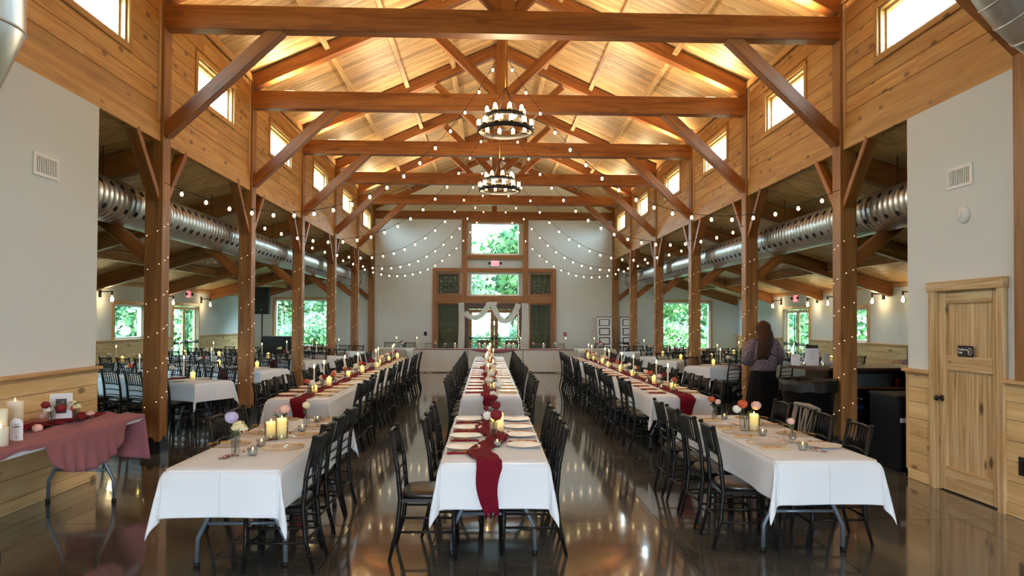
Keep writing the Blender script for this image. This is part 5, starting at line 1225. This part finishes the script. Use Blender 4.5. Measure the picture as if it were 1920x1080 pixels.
# angled end tables
for s in (-1, 1):
    x, y, rz = (s*3.36, 24.75, PI/2 - s*(-.35)) if s < 0 else (3.42, 24.55, PI/2+.3)
    t = empty('banquet_table', (x, y, 0), rz, label='small angled table at the %s end of the head table' % SIDE[s], cat='table', group='head tables')
    unit_box('tabletop', -.36, .36, -.6, .6, .70, .74, WHITE, t)
    for sx in (-1, 1):
        for sy in (-1, 1): MB().cyl((sx*.28, sy*.5, 0), (sx*.28, sy*.5, .7), .016, n=8).obj('leg', GREYM, t)
    c = link('tablecloth', cloth_mesh('tablecloth', .37, .61, .747, .55, .55, .55, LINENH, 77+s), None, (x, y, 0), (0, 0, rz)); tag(c, 'white cloth on the angled table at the %s end' % SIDE[s], 'tablecloth'); add_solid(c)
for k, (x, y, f) in enumerate(((-3.75, 25.4, PI-.3), (-3.35, 25.5, PI-.3), (-2.95, 25.3, PI), (-1.55, 24.62, PI), (1.55, 24.62, PI), (2.2, 24.62, PI), (-2.15, 24.62, PI), (3.8, 25.2, PI+.4))):
    o = far_chair(x, y, f, 'grey spindle back chair behind the head table, %s from the left' % ORD[{0: 0, 1: 1, 2: 2, 6: 3, 3: 4, 4: 5, 5: 6, 7: 7}[k]], 'grey chairs behind the head table')
    o.material_slots[0].link = 'OBJECT'; o.material_slots[0].material = GREYCH if k in (3, 4, 5, 6) else BLACK
    if k not in (3, 4, 5, 6): o['label'] = 'black spindle back chair at an angled end table, %s' % {0: 'leftmost', 1: 'second from the left', 2: 'third from the left', 7: 'at the right end'}[k]
for k, x in enumerate((-.36, .60)):
    c = empty('sweetheart_chair', (x, 24.66, 0), PI, label='dark walnut chair with solid top rail before the %s door leaf' % ['left', 'right'][k], cat='chair')
    unit_box('seat', -.21, .21, -.2, .2, .43, .47, W_DARK, c)
    for sx in (-1, 1):
        MB().cyl((sx*.19, .18, 0), (sx*.19, .18, .43), .018, n=6).obj('leg', W_DARK, c); MB().tube([(sx*.19, -.2, 0), (sx*.19, -.19, .45), (sx*.2, -.24, 1.0)], .018, 6).obj('leg', W_DARK, c)
        unit_box('slat', sx*.08-.02, sx*.08+.02, -.235, -.215, .5, .9, W_DARK, c)
    unit_box('top_rail', -.22, .22, -.255, -.225, .88, 1.02, W_DARK, c)
for k, (x, kind) in enumerate(((-2.55, 't'), (-1.95, 'v'), (-1.62, 'v'), (-1.3, 'p'), (-.72, 'v'), (-.5, 'p'), (-.32, 'p'), (-.16, 'p'), (.05, 'v'), (.32, 'p'), (.48, 'p'), (.62, 'p'), (.86, 't'), (1.28, 'v'), (1.62, 'p'), (2.0, 'v'), (2.35, 't'))):
    lab = ' on the head table, %s from the left' % ORD[k]
    if kind == 't': taper(x, 23.9, 'white taper candle'+lab, ZH+.012)
    elif kind == 'p': pillar(x, 23.95, .17, .035, 'white pillar candle'+lab, False, ZH+.012)
    else: vase(x, 23.92, ('round', 'tube', 'bud')[k % 3], [(0, 0, .18, 'rose', .055, (R_WHT, R_PNK, R_RED)[k % 3]), (.05, 0, .15, 'puff', .045, R_WHT)], 'flower vase'+lab, ZH+.012)
for s, x in ((-1, -3.3), (1, 3.4)):
    taper(x, 24.6, 'white taper candle on the %s angled table' % SIDE[s], .755); vase(x+.2, 24.55, 'round', [(0, 0, .2, 'rose', .07, R_RED), (.07, 0, .17, 'rose', .06, R_PNK), (-.06, 0, .16, 'puff', .06, R_WHT)], 'flower vase on the %s angled table' % SIDE[s], .755)
# arch
ar = empty('wedding_arch', (-.01, 25.6, 0), label='dark walnut wedding arch with white drapes before the double doors', cat='arch')
for x in (-.95, .94): beam('arch_post', (-.01+x, 25.6, 0), (-.01+x, 25.6, 2.12), .12, .12, W_DARK, ar, up=(0, 1, 0)); unit_box('foot', x-.1, x+.1, -.3, .3, 0, .06, W_DARK, ar)
beam('arch_beam', (-1.04, 25.6, 2.20), (1.02, 25.6, 2.20), .10, .20, W_DARK, ar)
def drape(pathf, widthf, n, m, wave, name='drape', nw=7):
    mb = MB(); rows = []
    for i in range(n+1):
        t = i/n; p, side, nrm = pathf(t); row = []
        for j in range(m+1):
            v = j/m-.5; q = Vector(p)+Vector(side)*v*widthf(t)+Vector(nrm)*wave*math.sin(v*nw*2*PI+t*2); row.append(tuple(q))
        rows.append(row)
    mb.grid(rows); o = mb.obj(name, SHEER, ar); md = o.modifiers.new('thickness', 'SOLIDIFY'); md.thickness = .003; return o
for x, w0 in ((-1.15, .22), (1.09, .28)):
    drape(lambda t, x=x: ((x+.02*math.sin(t*5), -.10, 2.31-2.29*t), (1, 0, 0), (0, -1, 0)), lambda t, w0=w0: w0*(.85+.25*t), 30, 24, .02)
def swagpath(xa, xb, za, zb, sag):
    def f(t):
        x = xa+(xb-xa)*t; z = za+(zb-za)*t-4*sag*t*(1-t); dz = (zb-za)-4*sag*(1-2*t); d_ = Vector((xb-xa, 0, dz)).normalized(); return ((x, -.09-.03*math.sin(PI*t), z), (-d_.z, 0, d_.x), (0, -1, 0))
    return f
drape(swagpath(-1.02, -.16, 1.98, 2.30, .33), lambda t: .20-.04*math.sin(PI*t), 24, 14, .012, 'swag', 4)
drape(swagpath(-.06, .86, 2.30, 2.28, .62), lambda t: .20-.04*math.sin(PI*t), 28, 14, .012, 'swag', 4)
drape(swagpath(-.2, .1, 2.31, 2.31, .03), lambda t: .1, 8, 6, .008, 'swag', 3)
fm = MB(); rd = random.Random(4)
for k in range(60): fm.lathe([(0, -.007), (.007, 0), (0, .007)], 4, (.86+rd.uniform(-.03, .03), -.08, 2.0*k/60+.05), False)
tag(fm.obj('fairy_leds', FAIRY, ar), kind='stuff')
# antique doors and pub tables
for k, x in enumerate((4.04, 4.90)):
    d = empty('salvaged_door', (x, 26.28, 0), label='distressed white five panel door %s' % ['leaning before the last right post', 'behind the round pub table'][k], cat='door'); d.rotation_euler = (-.10, 0, 0)
    MB().box(-.27, .27, -.02, .02, 0, 1.86).obj('slab', W_DARK, d)
    for q in (-.235, .235): unit_box('stile', q-.035, q+.035, -.028, -.02, .03, 1.83, WHITE, d)
    for z in (.08, .46, .80, 1.14, 1.48, 1.80): unit_box('rail', -.2, .2, -.028, -.02, z-.035, z+.035, WHITE, d)
    for z in (.27, .63, .97, 1.31, 1.64): unit_box('panel', -.16, .16, -.026, -.02, z-.10, z+.10, WHITE, d)
pb = empty('pub_table', (4.62, 24.75, 0), label='round black pub table with curved legs behind the right posts', cat='table')
MB().lathe([(0, .93), (.40, .93), (.42, .945), (.42, .96), (0, .965)], 28).obj('tabletop', BLACK, pb); MB().cyl((0, 0, .3), (0, 0, .93), .03, n=10).obj('stem', BLACK, pb)
for k in range(4):
    a = PI/4+k*PI/2; c_, s_ = math.cos(a), math.sin(a); MB().tube([(c_*.05, s_*.05, .75), (c_*.16, s_*.16, .62), (c_*.12, s_*.12, .42), (c_*.05, s_*.05, .3), (c_*.16, s_*.16, .16), (c_*.34, s_*.34, .02)], [.022, .024, .022, .024, .024, .02], 7).obj('leg', BLACK, pb)
# loudspeaker and covered console in the left aisle
sp_ = empty('speaker_stand', (-7.27, 22.9, 0), label='black tripod stand carrying the loudspeaker in the left aisle', cat='stand')
MB().cyl((0, 0, .15), (0, 0, 1.86), .02, n=10).lathe([(0.02, 1.0), (.034, 1.0), (.034, 1.07), (.02, 1.07)], 10).obj('pole', BLACKM, sp_)
for k in range(3): a = k*2*PI/3+.4; MB().tube([(0, 0, .85), (math.cos(a)*.5, math.sin(a)*.5, .015)], .013, 6).cyl((0, 0, .3), (math.cos(a)*.3, math.sin(a)*.3, .35), .008, n=5).obj('leg', BLACKM, sp_)
sk = empty('loudspeaker', (-7.27, 22.9, 1.86), .15, label='black loudspeaker raised on a tripod stand in the left aisle', cat='speaker')
MB().poly([(-.22, 0), (.22, 0), (.22, .84), (-.22, .84)], -.18, .2).obj('cabinet', BLKMATT, sk); unit_box('grille', -.2, .2, -.195, -.18, .03, .81, BLACKM, sk); unit_box('badge', -.015, .015, -.2, -.195, .12, .14, WHITE, sk)
mb = MB(); rows = []
for z in (1.13, 1.129, .8, .4, .01):
    k = (1.13-z); rows.append([(x+.03*k*math.sin(x*30)*0, y, z) for x, y in [(-.5-.02*k, -.3), (0, -.31-.02*k), (.5+.02*k, -.3), (.5+.02*k, .3), (-.5-.02*k, .3)]])
mb.grid(rows, False, True); mb.box(-.5, .5, -.3, .3, 1.1, 1.131); o = mb.obj('covered_console', BLKMATT, None, (-7.33, 25.0, 0)); tag(o, 'console under a black cover below the left end window', 'console')

# ================================================================== BAR IN THE RIGHT AISLE
br = empty('bar_counter', (4.3, 9.95, 0), label='dark bar counter with open shelves in the right aisle', cat='bar')
mb = MB(); pts = [(-.22, .35), (-.05, -.20), (.3, -.25), (4.6, -.25), (4.6, .55), (.0, .55)]; n = len(pts)
mb.add([(x, y, 1.035) for x, y in pts]+[(x, y, 1.075) for x, y in pts], [tuple(reversed(range(n))), tuple(range(n, 2*n))]+[(i, (i+1) % n, (i+1) % n+n, i+n) for i in range(n)]); mb.obj('countertop', W_DARK, br)
unit_box('end_panel', .10, .16, -.1, .5, 0, 1.035, W_DARK, br); unit_box('front_panel', .16, 4.6, .44, .5, 0, 1.035, BLKMATT, br)
for z in (.78, .42, .08): unit_box('shelf', .16, 4.6, -.12, .44, z, z+.025, W_OAK if z > .7 else BLKMATT, br)
unit_box('divider', 1.2, 1.23, -.12, .44, 0, 1.03, BLKMATT, br)
tb = empty('storage_tub', (5.07, 9.98, .805), label='grey plastic tub on the bar shelf beside the post', cat='tub')
rows = []
for sx, sy, z in ((.26, .17, 0), (.30, .2, .17), (.315, .215, .17), (.315, .215, .185), (.29, .19, .185), (.25, .16, .01)): rows.append([(sx*math.copysign(abs(math.cos(a))**.3, math.cos(a)), sy*math.copysign(abs(math.sin(a))**.3, math.sin(a)), z) for a in [2*PI*(k+.5)/24 for k in range(24)]])
mb = MB(); mb.grid(rows, True, True); mb.box(-.25, .25, -.15, .15, 0, .01); mb.obj('tub_body', GREYBIN, tb)
cm = lathe_me('drink_can', [(0, 0), (.026, 0), (.033, .01), (.033, .11), (.026, .12), (0, .12)], plain('red_can', srgb(150, 24, 30), .3, .4), 12)
for k, (x, y) in enumerate(((5.44, 9.88), (5.51, 9.96), (5.44, 10.06), (5.58, 9.88))): o = link('drink_can', cm, None, (x, y, .806)); tag(o, 'red drink can on the bar shelf, %s right of the tub' % ORD[k], 'can', 'cans on the bar shelf')
wb = [lathe_me('bottle', [(0, 0), (.03, 0), (.03, .13), (.012, .165), (.012, .185), (0, .185)], VASEG, 12), lathe_me('label_band', [(.0305, .05), (.0305, .10)], plain('blue_label', srgb(44, 110, 190), .5), 12, caps=False), lathe_me('cap', [(0, .183), (.014, .183), (.014, .2), (0, .2)], WHITE, 10)]
for k in range(8):
    p = empty('water_bottle', (4.72+.07*(k % 4), 9.88+.08*(k//4), .446), label='water bottle with blue label on the lower bar shelf, %s in its block' % ORD[k], cat='bottle', group='water bottles on the bar shelf')
    for m_i, nn in zip(wb, ('bottle', 'label_band', 'cap')): link(nn, m_i, p)
fg = empty('mini_fridge', (4.71, 8.40, 0), label='black mini fridge beside the right partition', cat='fridge')
unit_box('cabinet', -.29, .29, -.27, .3, .02, .84, BLUEBK, fg); unit_box('door', -.29, .29, -.31, -.272, .04, .83, BLUEBK, fg); unit_box('top', -.30, .30, -.31, .31, .842, .865, BLKMATT, fg); unit_box('sticker', -.27, -.12, -.313, -.31, .56, .61, PAPER, fg); unit_box('handle', .22, .25, -.34, -.31, .4, .7, BLACKM, fg)
for k in range(3): unit_box('foot', -.26+.26*k, -.23+.26*k, -.25, .25, 0, .02, BLACK, fg)
bn = empty('trash_barrel', (3.98, 9.42, 0), label='large round black trash barrel by the bar end', cat='barrel')
MB().lathe([(0, 0), (.26, 0), (.33, .86), (.35, .87), (.355, .93), (.34, .94), (.32, .93), (.32, .86), (.25, .02), (0, .02)], 32).obj('barrel_body', BLUEBK, bn)
mb = MB(); rows = []
for r_, z in ((.31, .84), (.325, .945), (.362, .945), (.366, .88), (.362, .80)): rows.append([((r_+.006*math.sin(a*13))*math.cos(a), (r_+.006*math.sin(a*13))*math.sin(a), z+.008*math.sin(a*9)) for a in [2*PI*k/64 for k in range(64)]])
mb.grid(rows, True, True); mb.obj('liner', BLKMATT, bn)
def stand_sign(nm, x, y, w_, h, lab, clip=False, z=1.077):
    e = empty(nm, (x, y, z), 0, label=lab, cat='sign'); e.rotation_euler = (-.1, 0, -.1)
    unit_box('board', -w_/2, w_/2, 0, .012, 0, h, WHITE, e); unit_box('sheet', -w_/2+.012, w_/2-.012, -.003, 0, .012, h-.012, PAPER, e)
    if clip: unit_box('clip', -w_/2+.01, w_/2-.01, -.012, -.003, h-.045, h, BLKMATT, e)
    l_ = MB()
    for k in range(5): ww = w_*(.5-.04*(k % 3)); l_.box(-ww/2, ww/2, -.004, -.003, h*.3+k*h*.09, h*.3+k*h*.09+.003)
    if clip: l_.obj('printed_lines', GREYCH, e)
stand_sign('clipboard_sign', 4.40, 10.22, .19, .29, 'white bar menu with black clip standing on the bar', True); stand_sign('menu_card', 4.17, 10.24, .12, .16, 'plain white card standing at the bar end'); stand_sign('menu_card', 4.62, 10.25, .10, .17, 'white card beside the post on the bar')
votive(4.20, 10.05, 'small candle on the bar left of the menu', 1.077); votive(4.38, 9.85, 'small candle on the bar right of the menu', 1.077)
taper(5.0, 10.2, 'white taper candle standing on the bar', 1.077)
# car outside the right doors
cr = empty('parked_car', (18.2, 22.6, -.13), .1, label='pale car parked outside the right panic doors', cat='car')
MB().add([(x, y, z) for x, z in ((-.9, .35), (-.9, .9), (.9, .9), (.9, .35)) for y in (-2.2, 2.2)], [(0, 2, 3, 1), (2, 4, 5, 3), (4, 6, 7, 5), (6, 0, 1, 7), (0, 6, 4, 2), (1, 3, 5, 7)]).add([(-.88, -1.9, .9), (.88, -1.9, .9), (.88, 1.5, .9), (-.88, 1.5, .9), (-.7, -1.5, 1.5), (.7, -1.5, 1.5), (.7, .8, 1.5), (-.7, .8, 1.5)], [(0, 1, 5, 4), (1, 2, 6, 5), (2, 3, 7, 6), (3, 0, 4, 7), (4, 5, 6, 7)]).obj('body', CARP, cr)
for q in (-1, 1):
    for y in (-1.4, 1.35): MB().lathe([(0, -.1), (.32, -.1), (.32, .1), (0, .1)], 20).obj('wheel', BLKMATT, cr, (q*.85, y, .32), (0, PI/2, 0))
    MB().add([(q*.865, -1.6, .98), (q*.865, 1.0, .98), (q*.735, .65, 1.42), (q*.735, -1.35, 1.42)], [(0, 1, 2, 3)]).obj('window', BLUEBK, cr)

# ================================================================== PEOPLE
def person(loc, rz, label, facing_hands=True, sc_=1.0):
    root = empty('person', loc, rz, label=label, cat='person'); root.scale = (sc_,)*3
    V_, E_, Rr = [], [], []
    def v(p, r, par=None):
        V_.append(p); Rr.append(r)
        if par is not None: E_.append((par, len(V_)-1))
        return len(V_)-1
    pel = v((0, 0, .95), (.15, .12)); sp1 = v((0, .0, 1.08), (.12, .095), pel); ch = v((0, -.005, 1.26), (.15, .10), sp1); nk0 = v((0, -.01, 1.40), (.075, .065), ch); nk = v((0, .0, 1.465), (.052, .052), nk0)
    h0 = v((0, .018, 1.53), (.066, .075), nk); h1 = v((0, .012, 1.60), (.074, .09), h0); h2 = v((0, .005, 1.655), (.06, .07), h1)
    nose = v((0, .105, 1.565), (.010, .010), h0)
    for s in (-1, 1):
        sh = v((s*.155, -.01, 1.385), (.055, .055), ch); el = v((s*.265, -.03, 1.12), (.04, .04), sh); wr = v((s*.17, .19, 1.06), (.026, .026), el); pm = v((s*.15, .27, 1.065), (.034, .02), wr)
        for k in range(4):
            a = v((s*(.125+.018*k), .315, 1.075), (.0085, .0085), pm); b_ = v((s*(.122+.018*k), .345-.005*abs(k-1.5), 1.06), (.008, .008), a); v((s*(.12+.018*k), .350-.006*abs(k-1.5), 1.035), (.007, .007), b_)
        a = v((s*.118, .275, 1.085), (.010, .010), pm); v((s*.10, .305, 1.09), (.008, .008), a)
        hp = v((s*.095, 0, .88), (.095, .10), pel); kn_ = v((s*.10, .01, .48), (.055, .058), hp); an_ = v((s*.10, -.015, .09), (.036, .04), kn_); ft = v((s*.11, .10, .035), (.036, .028), an_); v((s*.115, .17, .028), (.028, .02), ft)
    me = bpy.data.meshes.new('body'); me.from_pydata(V_, E_, []); o = bpy.data.objects.new('tmp', me); COL.objects.link(o)
    md = o.modifiers.new('skin', 'SKIN'); md.use_smooth_shade = True
    for i_, r_ in enumerate(Rr): me.skin_vertices[0].data[i_].radius = r_
    me.skin_vertices[0].data[0].use_root = True
    md = o.modifiers.new('sub', 'SUBSURF'); md.levels = 2
    bpy.context.view_layer.update(); bm_ = bpy.data.meshes.new_from_object(o.evaluated_get(bpy.context.evaluated_depsgraph_get())); bpy.data.objects.remove(o); bm_.name = 'body'
    bm_.materials.clear(); bm_.materials.append(SKIN); bm_.polygons.foreach_set('use_smooth', [True]*len(bm_.polygons)); link('body', bm_, root)
    # face
    fc = MB()
    for s in (-1, 1): fc.lathe([(0, -.011), (.011, 0), (0, .011)], 8, (s*.03, .085, 1.585))
    fc.obj('eyes', WHITE, root); MB().tube([(-.022, .098, 1.528), (0, .104, 1.526), (.022, .098, 1.528)], .005, 6).obj('lips', R_PNK, root)
    # skirt
    mb = MB(); rows = []
    for k in range(12):
        t = k/11; z = 1.02-.97*t; rx = .165+.135*t**.7+.02*t; ry = .125+.12*t**.8
        rows.append([((rx+.014*t*math.sin(a*9+1))*math.cos(a), (ry+.014*t*math.sin(a*9+1))*math.sin(a)-.005, z) for a in [2*PI*q/40 for q in range(40)]])
    mb.grid(rows, True, True); mb.obj('skirt', SKIRT, root)
    # sweater: body and bell sleeves
    mb = MB(); rows = []
    for z, rx, ry in ((.905, .205, .15), (.92, .215, .158), (1.0, .225, .165), (1.12, .225, .165), (1.24, .228, .162), (1.33, .222, .148), (1.385, .185, .12), (1.42, .12, .09), (1.445, .07, .068)):
        rows.append([((rx+.006*math.sin(a*5+z*20))*math.cos(a), (ry+.006*math.sin(a*7+z*15))*math.sin(a)-.01, z) for a in [2*PI*q/36 for q in range(36)]])
    mb.grid(rows, True, True)
    for s in (-1, 1): mb.tube([(s*.10, -.01, 1.37), (s*.19, -.015, 1.35), (s*.25, -.03, 1.24), (s*.285, -.035, 1.12), (s*.27, .03, 1.06), (s*.20, .14, 1.045), (s*.18, .17, 1.05)], [.07, .085, .085, .082, .085, .07, .045], 16)
    mb.obj('sweater', KNIT, root)
    return root
pw_ = person((4.25, 11.7, 0), .12, 'woman with long brown hair, purple knit sweater and black skirt, seen from behind')
mb = MB(); rows = []
for k in range(20):
    t = k/19; z = 1.715-.60*t
    if t < .3: rx = .095*math.sin(min(1, (t+.03)/.16)*PI/2)+.004*k; ry = .115*math.sin(min(1, (t+.03)/.16)*PI/2)
    else: rx = .118+.03*math.sin((t-.3)*3.0)-.05*(t-.3); ry = .115-.10*(t-.3)
    ox = -.10*max(0, t-.35)**1.1; oy = -.02-.26*min(1, max(0, t-.22)/.26)*.42-.02*max(0,t-.5)
    row = []
    for q in range(40):
        a = 2*PI*q/40; rr = 1+.05*math.sin(a*11+t*4)+.03*math.sin(a*23)
        x_ = rx*math.cos(a)*rr; y_ = ry*math.sin(a)*rr
        if t > .12 and math.sin(a) > .25: y_ = min(y_, .055-.05*min(1, (t-.12)*4))
        row.append((x_+ox, y_+oy+.0, z-(.05*math.sin(q*2.1) if k == 19 else 0)))
    rows.append(row)
mb.grid(rows, True, True); mb.f.append(tuple(len(mb.v)-40+q for q in range(40))); mb.sm.append(True); mb.f.append(tuple(reversed(range(40)))); mb.sm.append(True); mb.obj('hair', HAIR, pw_)
MB().tube([(-.24, -.09, .98), (-.20, -.17, 1.10), (-.05, -.182, 1.26), (.0, -.18, 1.2), (.1, -.18, 1.16), (.22, -.12, 1.12)], [.016]*6, 6, flat=.35).obj('strap', W_DARK, pw_)
cmr = empty('photo_camera', (3.80, 11.62, .60), .5, label='black camera with lens hanging at the woman\'s side', cat='camera'); cmr.rotation_euler = (.9, .2, .5)
MB().box(-.07, .07, -.03, .03, -.05, .05).box(-.03, .03, -.025, .025, .05, .075).obj('camera_body', BLKMATT, cmr); MB().lathe([(0, .03), (.036, .03), (.038, .12), (.045, .14), (.04, .145), (0, .14)], 16).obj('lens', BLACKM, cmr, (0, 0, 0), (PI/2, 0, 0)); MB().tube([(-.07, 0, .04), (-.05, .02, .25), (.05, .03, .42)], .006, 5, flat=.4).obj('neck_strap', BLACKM, cmr)
p2 = person((6.62, 11.35, 0), .9, 'second person in a purple sweater, mostly hidden by the right partition edge')
mb = MB(); mb.lathe([(0, 1.72), (.05, 1.71), (.09, 1.67), (.1, 1.6), (.098, 1.52), (.085, 1.45), (.06, 1.43)], 24, (0, -.018, 0), True, 1, 1.08); mb.obj('hair', HAIR, p2)
# never-copied prototypes stay where they were used; nothing is left at the origin
for o in list(COL.objects):
    if o.get('_used'): del o['_used']
